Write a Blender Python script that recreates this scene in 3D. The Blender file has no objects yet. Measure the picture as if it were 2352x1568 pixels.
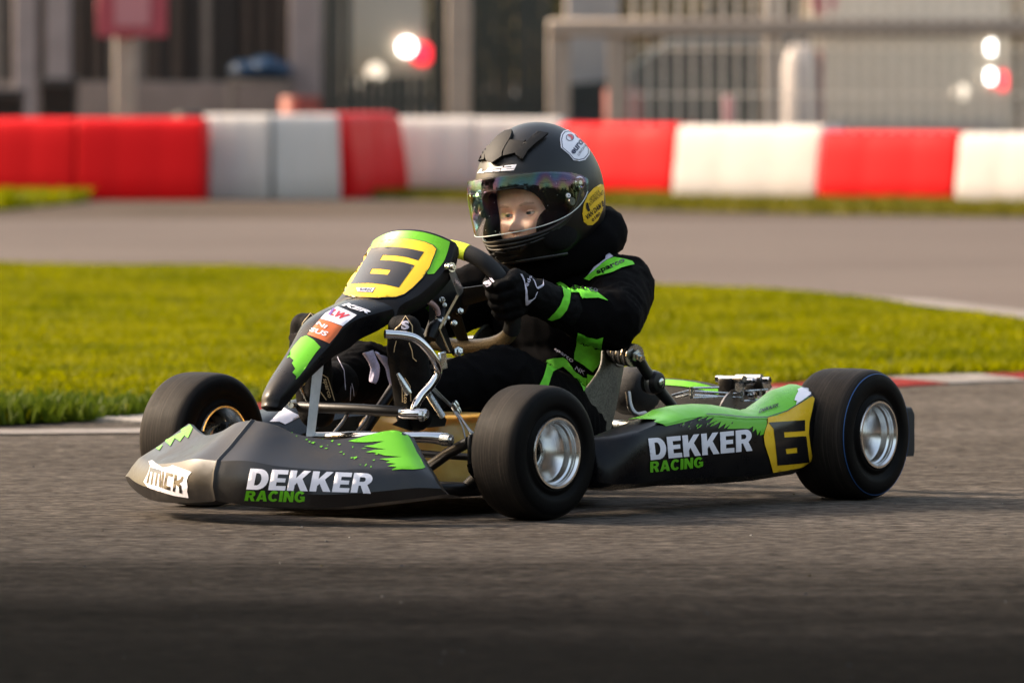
import bpy, bmesh, math, random
import numpy as np
from mathutils import Vector, Matrix
from mathutils.bvhtree import BVHTree
from mathutils.geometry import delaunay_2d_cdt

random.seed(7)
RNG = np.random.default_rng(7)
SC = bpy.context.scene
COL = SC.collection
R = math.radians

# ------------------------------------------------------------------ camera, world, sun, exposure
W0, FPX, CAM_H, HOR, UC = 2352.0, 17458.0, 0.836, 186.0, 1176.0
cam_d = bpy.data.cameras.new('camera')
cam = bpy.data.objects.new('camera', cam_d)
COL.objects.link(cam)
cam.location = (0, 0, CAM_H)
cam.rotation_euler = (R(90), 0, 0)
cam_d.sensor_width = 36.0
cam_d.lens = 36.0 * FPX / W0
cam_d.shift_y = -(784.0 - HOR) / W0
cam_d.clip_start = 0.5
cam_d.clip_end = 3000
cam_d.dof.use_dof = True
cam_d.dof.focus_distance = 14.75
cam_d.dof.aperture_fstop = 7.0
SC.camera = cam

SUN_EL, SUN_AZ = 33.0, 163.0          # azimuth of the sun, degrees from +X, anticlockwise
world = bpy.data.worlds.new('World')
SC.world = world
world.use_nodes = True
nt = world.node_tree
bg = nt.nodes['Background']
sky = nt.nodes.new('ShaderNodeTexSky')
sky.sky_type = 'NISHITA'
sky.sun_disc = False
sky.sun_elevation = R(SUN_EL)
sky.sun_rotation = R(90.0 - SUN_AZ)
sky.air_density = 1.6
sky.dust_density = 5.0
sky.ozone_density = 1.0
haze_tint = nt.nodes.new('ShaderNodeMix')      # thin warm evening cloud over the whole sky
haze_tint.data_type = 'RGBA'
haze_tint.blend_type = 'MULTIPLY'
haze_tint.inputs[0].default_value = 1.0
haze_tint.inputs[7].default_value = (1.04, 0.93, 0.84, 1)
nt.links.new(sky.outputs[0], haze_tint.inputs[6])
nt.links.new(haze_tint.outputs[2], bg.inputs[0])
bg.inputs[1].default_value = 0.15
sun_d = bpy.data.lights.new('sun', 'SUN')
sun = bpy.data.objects.new('sun', sun_d)
COL.objects.link(sun)
sun_d.energy = 2.5
sun_d.angle = R(7.0)
sun_d.color = (1.0, 0.86, 0.70)
sd = Vector((math.cos(R(SUN_EL)) * math.cos(R(SUN_AZ)), math.cos(R(SUN_EL)) * math.sin(R(SUN_AZ)), math.sin(R(SUN_EL))))
sun.rotation_euler = sd.to_track_quat('Z', 'Y').to_euler()
sun.location = sd * 60
SC.view_settings.view_transform = 'Standard'
SC.view_settings.look = 'None'
SC.view_settings.exposure = 1.6
SC.view_settings.gamma = 1.0
SC.view_settings.use_curve_mapping = False
SC.cycles.max_bounces = 8
SC.cycles.transparent_max_bounces = 16

# ------------------------------------------------------------------ frame of the kart
TH = R(54.5)
ORG = Vector((0.267, 15.506, 0.0))
FD = Vector((-math.cos(TH), -math.sin(TH), 0))
LD = Vector((math.sin(TH), -math.cos(TH), 0))
KM = Matrix(((FD.x, LD.x, 0, ORG.x), (FD.y, LD.y, 0, ORG.y), (0, 0, 1, 0), (0, 0, 0, 1)))
KI = KM.inverted()
CAMK = KI @ Vector((0, 0, CAM_H))
ORG_K = Vector((0.6, 0.0, 0.3))


def rayk(u, v):
    d = KI.to_3x3() @ Vector(((u - UC) / FPX, 1.0, (HOR - v) / FPX))
    return d


def K(u, v, x=None, y=None, z=None):
    """point of the kart's own space seen at (u, v) and lying on a plane x, y or z"""
    d = rayk(u, v)
    i, c = (0, x) if x is not None else ((1, y) if y is not None else (2, z))
    t = (c - CAMK[i]) / d[i]
    return CAMK + d * t


def bx(u, d):
    return (u - UC) / FPX * d


def bz(v, d):
    return CAM_H - (v - HOR) / FPX * d


# ------------------------------------------------------------------ materials
MATS = {}


def nmat(name):
    m = bpy.data.materials.new(name)
    m.use_nodes = True
    MATS[name] = m
    return m, m.node_tree, m.node_tree.nodes['Principled BSDF']


def N(t, typ, **kw):
    n = t.nodes.new(typ)
    for k, v in kw.items():
        if k in n.inputs.keys():
            n.inputs[k].default_value = v
        else:
            setattr(n, k, v)
    return n


def ramp(t, src, stops):
    r = t.nodes.new('ShaderNodeValToRGB')
    e = r.color_ramp.elements
    while len(e) < len(stops):
        e.new(0.5)
    for i, (p, c) in enumerate(stops):
        e[i].position = p
        e[i].color = (*c, 1) if len(c) == 3 else c
    t.links.new(src, r.inputs[0])
    return r


def coords(t, scale=(1, 1, 1), kind='Object'):
    tc = t.nodes.new('ShaderNodeTexCoord')
    mp = t.nodes.new('ShaderNodeMapping')
    mp.inputs['Scale'].default_value = scale
    t.links.new(tc.outputs[kind], mp.inputs[0])
    return mp.outputs[0]


def simple(name, col, rough=0.5, metal=0.0, var=0.0, vscale=30.0, bump=0.0, bscale=200.0, coat=0.0, spec=0.5, stretch=(1, 1, 1), rvar=0.0):
    m, t, p = nmat(name)
    p.inputs['Base Color'].default_value = (*col, 1)
    p.inputs['Roughness'].default_value = rough
    p.inputs['Metallic'].default_value = metal
    p.inputs['Specular IOR Level'].default_value = spec
    if coat:
        p.inputs['Coat Weight'].default_value = coat
        p.inputs['Coat Roughness'].default_value = 0.08
    if var or rvar:
        n = N(t, 'ShaderNodeTexNoise', Scale=vscale, Detail=6.0, Roughness=0.65)
        t.links.new(coords(t, stretch), n.inputs['Vector'])
        if var:
            c0 = tuple(max(0, c * (1 - var)) for c in col)
            c1 = tuple(min(1, c * (1 + var)) for c in col)
            r = ramp(t, n.outputs[0], [(0.3, c0), (0.7, c1)])
            t.links.new(r.outputs[0], p.inputs['Base Color'])
        if rvar:
            mr = N(t, 'ShaderNodeMapRange')
            mr.inputs[1].default_value, mr.inputs[2].default_value = 0.35, 0.7
            mr.inputs[3].default_value, mr.inputs[4].default_value = max(0.02, rough - rvar), min(1, rough + rvar)
            t.links.new(n.outputs[0], mr.inputs[0])
            t.links.new(mr.outputs[0], p.inputs['Roughness'])
    if bump:
        nb = N(t, 'ShaderNodeTexNoise', Scale=bscale, Detail=4.0)
        t.links.new(coords(t, stretch), nb.inputs['Vector'])
        b = N(t, 'ShaderNodeBump', Strength=bump, Distance=0.002)
        t.links.new(nb.outputs[0], b.inputs['Height'])
        t.links.new(b.outputs[0], p.inputs['Normal'])
    return m


def dusty(name, col, rough, dust=(0.16, 0.13, 0.10), amount=0.35, scale=9.0, coat=0.0, spec=0.3):
    """paint or plastic with a film of road dust in patches and fine specks"""
    m, t, p = nmat(name)
    co = coords(t)
    n1 = N(t, 'ShaderNodeTexNoise', Scale=scale, Detail=9.0, Roughness=0.7)
    t.links.new(co, n1.inputs['Vector'])
    n2 = N(t, 'ShaderNodeTexNoise', Scale=260.0, Detail=2.0)
    t.links.new(co, n2.inputs['Vector'])
    r1 = ramp(t, n1.outputs[0], [(0.45, (0, 0, 0)), (0.8, (amount, amount, amount))])
    r2 = ramp(t, n2.outputs[0], [(0.68, (0, 0, 0)), (0.76, (amount, amount, amount))])
    mx = N(t, 'ShaderNodeMix', data_type='RGBA', blend_type='ADD')
    mx.inputs[0].default_value = 1.0
    t.links.new(r1.outputs[0], mx.inputs[6])
    t.links.new(r2.outputs[0], mx.inputs[7])
    mc = N(t, 'ShaderNodeMix', data_type='RGBA')
    mc.inputs[6].default_value = (*col, 1)
    mc.inputs[7].default_value = (*dust, 1)
    t.links.new(mx.outputs[2], mc.inputs[0])
    t.links.new(mc.outputs[2], p.inputs['Base Color'])
    mr = N(t, 'ShaderNodeMapRange')
    mr.inputs[3].default_value, mr.inputs[4].default_value = rough, min(1, rough + 0.35)
    t.links.new(n1.outputs[0], mr.inputs[0])
    mr.inputs[1].default_value, mr.inputs[2].default_value = 0.4, 0.8
    t.links.new(mr.outputs[0], p.inputs['Roughness'])
    p.inputs['Specular IOR Level'].default_value = spec
    if coat:
        p.inputs['Coat Weight'].default_value = coat
        p.inputs['Coat Roughness'].default_value = 0.1
    b = N(t, 'ShaderNodeBump', Strength=0.08, Distance=0.002)
    nb = N(t, 'ShaderNodeTexNoise', Scale=26.0, Detail=3.0)
    t.links.new(co, nb.inputs['Vector'])
    t.links.new(nb.outputs[0], b.inputs['Height'])
    t.links.new(b.outputs[0], p.inputs['Normal'])
    return m


M = MATS
dusty('black_plastic', (0.0035, 0.0032, 0.0042), 0.24, amount=0.05, spec=0.18)
dusty('bumper_plastic', (0.006, 0.0056, 0.0065), 0.30, amount=0.12, spec=0.48)
dusty('gloss_black', (0.012, 0.011, 0.012), 0.12, amount=0.12, coat=0.6)
dusty('green_vinyl', (0.125, 0.46, 0.012), 0.26, amount=0.10)
dusty('yellow_vinyl', (0.86, 0.52, 0.02), 0.24, amount=0.08)
dusty('white_vinyl', (0.78, 0.76, 0.82), 0.28, amount=0.10)
dusty('orange_vinyl', (0.62, 0.14, 0.04), 0.28, amount=0.08)
simple('black_vinyl', (0.010, 0.009, 0.010), 0.26)
simple('red_vinyl', (0.55, 0.02, 0.03), 0.3)
simple('purple_vinyl', (0.16, 0.06, 0.30), 0.3)
simple('black_metal', (0.006, 0.0055, 0.0055), 0.42, 0.0, var=0.3, vscale=60, bump=0.1, spec=0.3)
simple('chrome', (0.62, 0.60, 0.60), 0.10, 1.0, rvar=0.06, vscale=40)
simple('zinc', (0.55, 0.56, 0.54), 0.28, 1.0, rvar=0.12, vscale=120)
simple('grey_metal', (0.30, 0.29, 0.28), 0.35, 0.9, rvar=0.1, vscale=60)
simple('white_bracket', (0.78, 0.78, 0.77), 0.35, 0.3, var=0.1, vscale=60)
simple('brass_hub', (0.55, 0.38, 0.22), 0.3, 1.0, rvar=0.15, vscale=60)
simple('clear_hose', (0.45, 0.30, 0.28), 0.2)
simple('grip_black', (0.005, 0.005, 0.006), 0.75, bump=0.7, bscale=520)
simple('neon_yellow', (0.66, 0.80, 0.02), 0.6, bump=0.4, bscale=400)
simple('carbon_grip', (0.17, 0.13, 0.07), 0.35, 0.3, bump=0.9, bscale=420, var=0.5, vscale=300)
simple('suit_black', (0.0026, 0.0023, 0.0025), 0.85, bump=0.5, bscale=700, spec=0.04)
simple('suit_green', (0.15, 0.62, 0.03), 0.7, var=0.22, vscale=28, bump=0.4, bscale=700, spec=0.3)
simple('suit_white', (0.55, 0.52, 0.62), 0.75, var=0.1, vscale=60, bump=0.3, bscale=600)
simple('lilac_mesh', (0.60, 0.54, 0.70), 0.8, var=0.25, vscale=420, bump=0.6, bscale=520)
simple('glove_black', (0.0030, 0.0028, 0.0030), 0.7, bump=0.4, bscale=420, spec=0.08)
simple('boot_black', (0.0045, 0.0040, 0.0038), 0.75, var=0.4, vscale=60, bump=0.4, bscale=360, spec=0.1)
simple('gold_print', (0.50, 0.37, 0.20), 0.5)
simple('helmet_black', (0.0035, 0.0032, 0.0032), 0.40, rvar=0.05, vscale=8, spec=0.4, bump=0.03, bscale=500)
simple('vent_black', (0.004, 0.0036, 0.0036), 0.62, spec=0.3)
simple('helmet_trim', (0.014, 0.013, 0.013), 0.3)
simple('lining', (0.005, 0.0045, 0.005), 0.9, bump=0.5, bscale=400, spec=0.2)
simple('sticker_navy', (0.012, 0.014, 0.06), 0.4)
simple('hair', (0.10, 0.055, 0.025), 0.6)
simple('eye_white', (0.78, 0.73, 0.70), 0.15)
simple('iris', (0.20, 0.27, 0.31), 0.15, var=0.4, vscale=900)
simple('pupil', (0.004, 0.004, 0.004), 0.08)
simple('lips', (0.50, 0.17, 0.13), 0.4)
simple('brow', (0.50, 0.31, 0.24), 0.7)
simple('lash', (0.05, 0.03, 0.02), 0.7)
simple('inner_corner', (0.5, 0.2, 0.16), 0.4)
simple('blue_stripe', (0.008, 0.06, 0.19), 0.5)

# seat: grey glass fibre with darker weave, dirt
m, t, p = nmat('seat_fibre')
n = N(t, 'ShaderNodeTexNoise', Scale=14.0, Detail=8.0, Roughness=0.7)
t.links.new(coords(t), n.inputs['Vector'])
n2 = N(t, 'ShaderNodeTexNoise', Scale=240.0, Detail=3.0)
t.links.new(coords(t), n2.inputs['Vector'])
mx = N(t, 'ShaderNodeMix', data_type='RGBA', blend_type='MULTIPLY')
mx.inputs[0].default_value = 1
r1 = ramp(t, n.outputs[0], [(0.3, (0.085, 0.08, 0.06)), (0.7, (0.20, 0.19, 0.15))])
r2 = ramp(t, n2.outputs[0], [(0.35, (0.45, 0.45, 0.45)), (0.62, (1, 1, 1))])
t.links.new(r1.outputs[0], mx.inputs[6])
t.links.new(r2.outputs[0], mx.inputs[7])
t.links.new(mx.outputs[2], p.inputs['Base Color'])
p.inputs['Roughness'].default_value = 0.5
b = N(t, 'ShaderNodeBump', Strength=0.4, Distance=0.002)
t.links.new(n2.outputs[0], b.inputs['Height'])
t.links.new(b.outputs[0], p.inputs['Normal'])

# tyre: tread scuffed in rings around the axle (object y axis)
m, t, p = nmat('tyre_rubber')
n = N(t, 'ShaderNodeTexNoise', Scale=1.0, Detail=8.0, Roughness=0.75)
t.links.new(coords(t, (5, 260, 5)), n.inputs['Vector'])
n2 = N(t, 'ShaderNodeTexNoise', Scale=22.0, Detail=6.0, Roughness=0.7)
t.links.new(coords(t), n2.inputs['Vector'])
tc = t.nodes.new('ShaderNodeTexCoord')
vm = N(t, 'ShaderNodeVectorMath', operation='MULTIPLY')
vm.inputs[1].default_value = (1, 0, 1)
t.links.new(tc.outputs['Object'], vm.inputs[0])
vl = N(t, 'ShaderNodeVectorMath', operation='LENGTH')
t.links.new(vm.outputs[0], vl.inputs[0])
wear = ramp(t, vl.outputs['Value'], [(0.117, (0, 0, 0)), (0.1275, (1, 1, 1))])
sc_ = ramp(t, n.outputs[0], [(0.32, (0.010, 0.009, 0.008)), (0.5, (0.018, 0.0155, 0.0135)), (0.72, (0.048, 0.039, 0.032))])
mx = N(t, 'ShaderNodeMix', data_type='RGBA')
mx.inputs[6].default_value = (0.0022, 0.0018, 0.0018, 1)
t.links.new(wear.outputs[0], mx.inputs[0])
t.links.new(sc_.outputs[0], mx.inputs[7])
t.links.new(mx.outputs[2], p.inputs['Base Color'])
p.inputs['Specular IOR Level'].default_value = 0.08
mr = N(t, 'ShaderNodeMapRange')
mr.inputs[3].default_value, mr.inputs[4].default_value = 0.45, 0.75
t.links.new(n2.outputs[0], mr.inputs[0])
t.links.new(mr.outputs[0], p.inputs['Roughness'])
b = N(t, 'ShaderNodeBump', Strength=0.5, Distance=0.0015)
t.links.new(n.outputs[0], b.inputs['Height'])
t.links.new(b.outputs[0], p.inputs['Normal'])

# machined rim: fine turning marks round the axle
m, t, p = nmat('rim_aluminium')
p.inputs['Base Color'].default_value = (0.74, 0.73, 0.71, 1)
p.inputs['Metallic'].default_value = 1.0
n = N(t, 'ShaderNodeTexNoise', Scale=1.0, Detail=4.0, Roughness=0.8)
t.links.new(coords(t, (8, 900, 8)), n.inputs['Vector'])
mr = N(t, 'ShaderNodeMapRange')
mr.inputs[3].default_value, mr.inputs[4].default_value = 0.12, 0.34
t.links.new(n.outputs[0], mr.inputs[0])
t.links.new(mr.outputs[0], p.inputs['Roughness'])
b = N(t, 'ShaderNodeBump', Strength=0.12, Distance=0.001)
t.links.new(n.outputs[0], b.inputs['Height'])
t.links.new(b.outputs[0], p.inputs['Normal'])

# fuel tank: yellowed plastic that lets some light through
m, t, p = nmat('tank_plastic')
n = N(t, 'ShaderNodeTexNoise', Scale=18.0, Detail=5.0)
t.links.new(coords(t), n.inputs['Vector'])
r1 = ramp(t, n.outputs[0], [(0.3, (0.50, 0.29, 0.06)), (0.7, (0.66, 0.42, 0.12))])
t.links.new(r1.outputs[0], p.inputs['Base Color'])
p.inputs['Roughness'].default_value = 0.38
p.inputs['Subsurface Weight'].default_value = 0.6
p.inputs['Subsurface Radius'].default_value = (0.05, 0.03, 0.01)
p.inputs['Subsurface Scale'].default_value = 1.0

# skin
m, t, p = nmat('skin')
n = N(t, 'ShaderNodeTexNoise', Scale=60.0, Detail=7.0, Roughness=0.7)
t.links.new(coords(t), n.inputs['Vector'])
r1 = ramp(t, n.outputs[0], [(0.35, (0.74, 0.46, 0.36)), (0.7, (0.84, 0.58, 0.47))])
t.links.new(r1.outputs[0], p.inputs['Base Color'])
p.inputs['Roughness'].default_value = 0.58
p.inputs['Specular IOR Level'].default_value = 0.3
p.inputs['Subsurface Weight'].default_value = 0.35
p.inputs['Subsurface Radius'].default_value = (0.012, 0.005, 0.003)
p.inputs['Subsurface Scale'].default_value = 0.6
nb = N(t, 'ShaderNodeTexNoise', Scale=700.0, Detail=2.0)
t.links.new(coords(t), nb.inputs['Vector'])
b = N(t, 'ShaderNodeBump', Strength=0.12, Distance=0.001)
t.links.new(nb.outputs[0], b.inputs['Height'])
t.links.new(b.outputs[0], p.inputs['Normal'])

# visor: clear polycarbonate with an iridescent coat (colour bands belong to the coat)
m = bpy.data.materials.new('visor_clear')
m.use_nodes = True
M['visor_clear'] = m
t = m.node_tree
t.nodes.remove(t.nodes['Principled BSDF'])
out = t.nodes['Material Output']
tr = N(t, 'ShaderNodeBsdfTransparent')
tr.inputs[0].default_value = (0.965, 0.975, 0.97, 1)
gl = N(t, 'ShaderNodeBsdfGlossy')
gl.inputs['Roughness'].default_value = 0.06
fr = N(t, 'ShaderNodeFresnel')
fr.inputs['IOR'].default_value = 1.5
wv = N(t, 'ShaderNodeTexNoise', Scale=11.0, Detail=2.0)
t.links.new(coords(t), wv.inputs['Vector'])
bands = ramp(t, wv.outputs[0], [(0.30, (0.95, 0.98, 1.0)), (0.38, (0.50, 1.0, 0.80)), (0.44, (1.0, 0.90, 0.45)), (0.49, (1.0, 0.48, 0.72)), (0.53, (0.58, 0.52, 1.0)), (0.58, (0.45, 0.88, 1.0)), (0.64, (0.60, 1.0, 0.75)), (0.70, (1.0, 0.90, 0.60))])
t.links.new(bands.outputs[0], gl.inputs[0])
mth = N(t, 'ShaderNodeMath', operation='MULTIPLY')
mth.inputs[1].default_value = 1.75
t.links.new(fr.outputs[0], mth.inputs[0])
mxs = N(t, 'ShaderNodeMixShader')
t.links.new(mth.outputs[0], mxs.inputs[0])
t.links.new(tr.outputs[0], mxs.inputs[1])
t.links.new(gl.outputs[0], mxs.inputs[2])
t.links.new(mxs.outputs[0], out.inputs[0])

# ------------------------------------------------------------------ mesh helpers


def mesh_obj(name, verts, faces, mat, parent=None, smooth=True, mats=None, fmat=None):
    me = bpy.data.meshes.new(name)
    me.from_pydata([tuple(v) for v in verts], [], faces)
    me.update()
    for mm in (mats or [mat]):
        me.materials.append(M[mm])
    if fmat:
        me.polygons.foreach_set('material_index', fmat)
    if smooth:
        me.polygons.foreach_set('use_smooth', [True] * len(me.polygons))
    o = bpy.data.objects.new(name, me)
    COL.objects.link(o)
    o.parent = parent
    return o


def bm_obj(name, bm, mat, parent=None, smooth=True):
    bmesh.ops.recalc_face_normals(bm, faces=bm.faces)
    me = bpy.data.meshes.new(name)
    bm.to_mesh(me)
    bm.free()
    me.materials.append(M[mat])
    if smooth:
        me.polygons.foreach_set('use_smooth', [True] * len(me.polygons))
    o = bpy.data.objects.new(name, me)
    COL.objects.link(o)
    o.parent = parent
    return o


def sharp(o, deg=38):
    """smooth shading that keeps edges sharper than deg"""
    me = o.data
    bm = bmesh.new()
    bm.from_mesh(me)
    for e in bm.edges:
        if len(e.link_faces) == 2 and e.calc_face_angle(0) > R(deg):
            e.smooth = False
    bm.to_mesh(me)
    bm.free()
    return o


def tag(o, label=None, cat=None, group=None, kind=None):
    for k, v in (('label', label), ('category', cat), ('group', group), ('kind', kind)):
        if v:
            o[k] = v
    return o


def empty(name, loc=(0, 0, 0), rz=0.0, parent=None):
    o = bpy.data.objects.new(name, None)
    o.empty_display_size = 0.1
    COL.objects.link(o)
    o.location = loc
    o.rotation_euler = (0, 0, rz)
    o.parent = parent
    return o


def catmull(pts, n, closed=False):
    pts = [Vector(p) for p in pts]
    m_ = len(pts)
    segs = m_ if closed else m_ - 1
    out = []
    for i in range(segs):
        if closed:
            p0, p1, p2, p3 = pts[i - 1], pts[i], pts[(i + 1) % m_], pts[(i + 2) % m_]
        else:
            p1, p2 = pts[i], pts[i + 1]
            p0 = pts[i - 1] if i > 0 else p1 * 2 - p2
            p3 = pts[i + 2] if i + 2 < m_ else p2 * 2 - p1
        for k in range(n):
            s = k / n
            out.append(0.5 * ((2 * p1) + (p2 - p0) * s + (2 * p0 - 5 * p1 + 4 * p2 - p3) * s * s + (3 * p1 - p0 - 3 * p2 + p3) * s ** 3))
    if not closed:
        out.append(pts[-1].copy())
    return out


def tube_data(pts, rad, seg=10, closed=False, flat=1.0, flat_dir=None):
    """swept round (or flattened) tube along pts; rad is a number or a list"""
    pts = [Vector(p) for p in pts]
    n = len(pts)
    rs = rad if isinstance(rad, (list, tuple)) else [rad] * n
    verts, faces = [], []
    prev = None
    for i in range(n):
        a = pts[i - 1] if (i > 0 or closed) else pts[i]
        b_ = pts[(i + 1) % n] if (i < n - 1 or closed) else pts[i]
        tg = (b_ - a).normalized()
        if prev is None:
            ref = flat_dir.copy() if flat_dir is not None else (Vector((0, 0, 1)) if abs(tg.z) < 0.9 else Vector((1, 0, 0)))
            nn = (ref - tg * ref.dot(tg)).normalized()
        else:
            nn = (prev - tg * prev.dot(tg)).normalized()
        prev = nn
        bb = tg.cross(nn)
        for k in range(seg):
            an = 2 * math.pi * k / seg
            verts.append(pts[i] + nn * (math.cos(an) * rs[i] * flat) + bb * (math.sin(an) * rs[i]))
    rows = n if closed else n - 1
    for i in range(rows):
        j = (i + 1) % n
        for k in range(seg):
            k2 = (k + 1) % seg
            faces.append((i * seg + k, i * seg + k2, j * seg + k2, j * seg + k))
    if not closed:
        faces.append(tuple(range(seg - 1, -1, -1)))
        faces.append(tuple((n - 1) * seg + k for k in range(seg)))
    return verts, faces


class MB:
    """collects shapes into one mesh"""

    def __init__(self):
        self.v, self.f = [], []

    def add(self, vf):
        o = len(self.v)
        self.v += list(vf[0])
        self.f += [tuple(i + o for i in f) for f in vf[1]]
        return self

    def obj(self, name, mat, parent=None, deg=38, smooth=True):
        o = mesh_obj(name, self.v, self.f, mat, parent, smooth)
        if smooth:
            sharp(o, deg)
        return o


def tube(name, pts, rad, mat, parent=None, seg=12, closed=False, spl=0, flat=1.0, flat_dir=None):
    if spl:
        if isinstance(rad, (list, tuple)):
            rad = [v.x for v in catmull([Vector((r_, 0, 0)) for r_ in rad], spl, closed)]
        pts = catmull(pts, spl, closed)
    v, f = tube_data(pts, rad, seg, closed, flat, flat_dir)
    return sharp(mesh_obj(name, v, f, mat, parent), 50)


def lathe_data(prof, seg=64, origin=(0, 0, 0), axis=(0, 1, 0), cap=False):
    ax = Vector(axis).normalized()
    ref = Vector((0, 0, 1)) if abs(ax.z) < 0.9 else Vector((1, 0, 0))
    n1 = (ref - ax * ref.dot(ax)).normalized()
    n2 = ax.cross(n1)
    o = Vector(origin)
    verts, faces = [], []
    for (r_, w_) in prof:
        for k in range(seg):
            a = 2 * math.pi * k / seg
            verts.append(o + ax * w_ + n1 * (r_ * math.cos(a)) + n2 * (r_ * math.sin(a)))
    for i in range(len(prof) - 1):
        for k in range(seg):
            k2 = (k + 1) % seg
            faces.append((i * seg + k, i * seg + k2, (i + 1) * seg + k2, (i + 1) * seg + k))
    if cap:
        faces.append(tuple(range(seg - 1, -1, -1)))
        faces.append(tuple((len(prof) - 1) * seg + k for k in range(seg)))
    return verts, faces


def lathe(name, prof, mat, parent=None, seg=64, origin=(0, 0, 0), axis=(0, 1, 0), cap=False, deg=40):
    v, f = lathe_data(prof, seg, origin, axis, cap)
    return sharp(mesh_obj(name, v, f, mat, parent), deg)


def rod_data(a, b_, r_, seg=12):
    return tube_data([a, b_], r_, seg)


def box_data(c, size, rot=None, bev=0.0, seg=2):
    bm = bmesh.new()
    bmesh.ops.create_cube(bm, size=1.0)
    bmesh.ops.scale(bm, vec=Vector(size), verts=bm.verts)
    if bev:
        bmesh.ops.bevel(bm, geom=bm.edges[:], offset=bev, segments=seg, affect='EDGES', profile=0.5)
    if rot is not None:
        bmesh.ops.transform(bm, matrix=rot.to_4x4(), verts=bm.verts)
    bmesh.ops.translate(bm, vec=Vector(c), verts=bm.verts)
    bm.verts.index_update()
    v = [x.co.copy() for x in bm.verts]
    f = [tuple(x.index for x in fc.verts) for fc in bm.faces]
    bm.free()
    return v, f


def box(name, c, size, mat, parent=None, rot=None, bev=0.0, seg=2, smooth=True):
    v, f = box_data(c, size, rot, bev, seg)
    o = mesh_obj(name, v, f, mat, parent, smooth)
    return sharp(o, 40) if smooth else o


def loft(name, secs, mat, parent=None, closed_u=False, cap=True, mats=None, fm=None, deg=50, up=0):
    """secs: rows of points; faces between neighbours. up: Catmull-Rom rows between the given ones"""
    secs = [[Vector(p) for p in s] for s in secs]
    if up:
        cols = [catmull([s[j] for s in secs], up) for j in range(len(secs[0]))]
        secs = [[c[i] for c in cols] for i in range(len(cols[0]))]
    n, k = len(secs), len(secs[0])
    verts = [p for s in secs for p in s]
    faces, fmat = [], []
    for i in range(n - 1):
        for j in range(k if closed_u else k - 1):
            j2 = (j + 1) % k
            faces.append((i * k + j, i * k + j2, (i + 1) * k + j2, (i + 1) * k + j))
            fmat.append(fm(i, j, n, k) if fm else 0)
    if cap and closed_u:
        faces.append(tuple(range(k - 1, -1, -1)))
        faces.append(tuple((n - 1) * k + j for j in range(k)))
        fmat += [0, 0]
    o = mesh_obj(name, verts, faces, mat, parent, True, mats, fmat if fm else None)
    bm = bmesh.new()
    bm.from_mesh(o.data)
    bmesh.ops.recalc_face_normals(bm, faces=bm.faces)
    bm.to_mesh(o.data)
    bm.free()
    return sharp(o, deg)


def apply_mods(o):
    dg = bpy.context.evaluated_depsgraph_get()
    me = bpy.data.meshes.new_from_object(o.evaluated_get(dg))
    o.modifiers.clear()
    o.data = me
    me.polygons.foreach_set('use_smooth', [True] * len(me.polygons))
    return o


def capsule_data(a, b_, ra, rb, seg=14, rings=5):
    a, b_ = Vector(a), Vector(b_)
    ax = (b_ - a)
    L = ax.length
    ax = ax.normalized() if L > 1e-6 else Vector((0, 0, 1))
    prof = []
    for i in range(rings + 1):
        an = -math.pi / 2 + math.pi / 2 * i / rings
        prof.append((max(1e-5, ra * math.cos(an)), ra * math.sin(an)))
    for i in range(rings + 1):
        an = math.pi / 2 * i / rings
        prof.append((max(1e-5, rb * math.cos(an)), L + rb * math.sin(an)))
    return lathe_data(prof, seg, a, ax, True)


def ellipsoid_data(c, r_, rot=None, seg=20, rings=12):
    prof = [(max(1e-5, math.cos(-math.pi / 2 + math.pi * i / rings)), math.sin(-math.pi / 2 + math.pi * i / rings)) for i in range(rings + 1)]
    v, f = lathe_data(prof, seg, (0, 0, 0), (0, 0, 1), True)
    out = []
    for p_ in v:
        q = Vector((p_.x * r_[0], p_.y * r_[1], p_.z * r_[2]))
        if rot is not None:
            q = rot @ q
        out.append(q + Vector(c))
    return out, f


def blob(name, shapes, mat, parent, voxel=0.006, smooth=6, wrinkle=None):
    """shapes joined into one continuous skin by a voxel remesh"""
    mb = MB()
    for s in shapes:
        mb.add(s)
    o = mesh_obj(name, mb.v, mb.f, mat, parent)
    md = o.modifiers.new('r', 'REMESH')
    md.mode = 'VOXEL'
    md.voxel_size = voxel
    if smooth:
        sm = o.modifiers.new('s', 'SMOOTH')
        sm.factor = 0.6
        sm.iterations = smooth
    apply_mods(o)
    if wrinkle:
        wrinkle(o.data)
        o.data.update()
    return o


# ------------------------------------------------------------------ decals laid on a surface


def bvh_of(objs):
    vs, fs = [], []
    for o in objs:
        off = len(vs)
        vs += [v.co.copy() for v in o.data.vertices]
        fs += [tuple(i + off for i in p_.vertices) for p_ in o.data.polygons]
    return BVHTree.FromPolygons(vs, fs)


def inside(pt, loops):
    x, y = pt
    c = False
    for lp in loops:
        n_ = len(lp)
        j = n_ - 1
        for i in range(n_):
            xi, yi = lp[i]
            xj, yj = lp[j]
            if (yi > y) != (yj > y) and x < (xj - xi) * (y - yi) / (yj - yi) + xi:
                c = not c
            j = i
    return c


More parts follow.
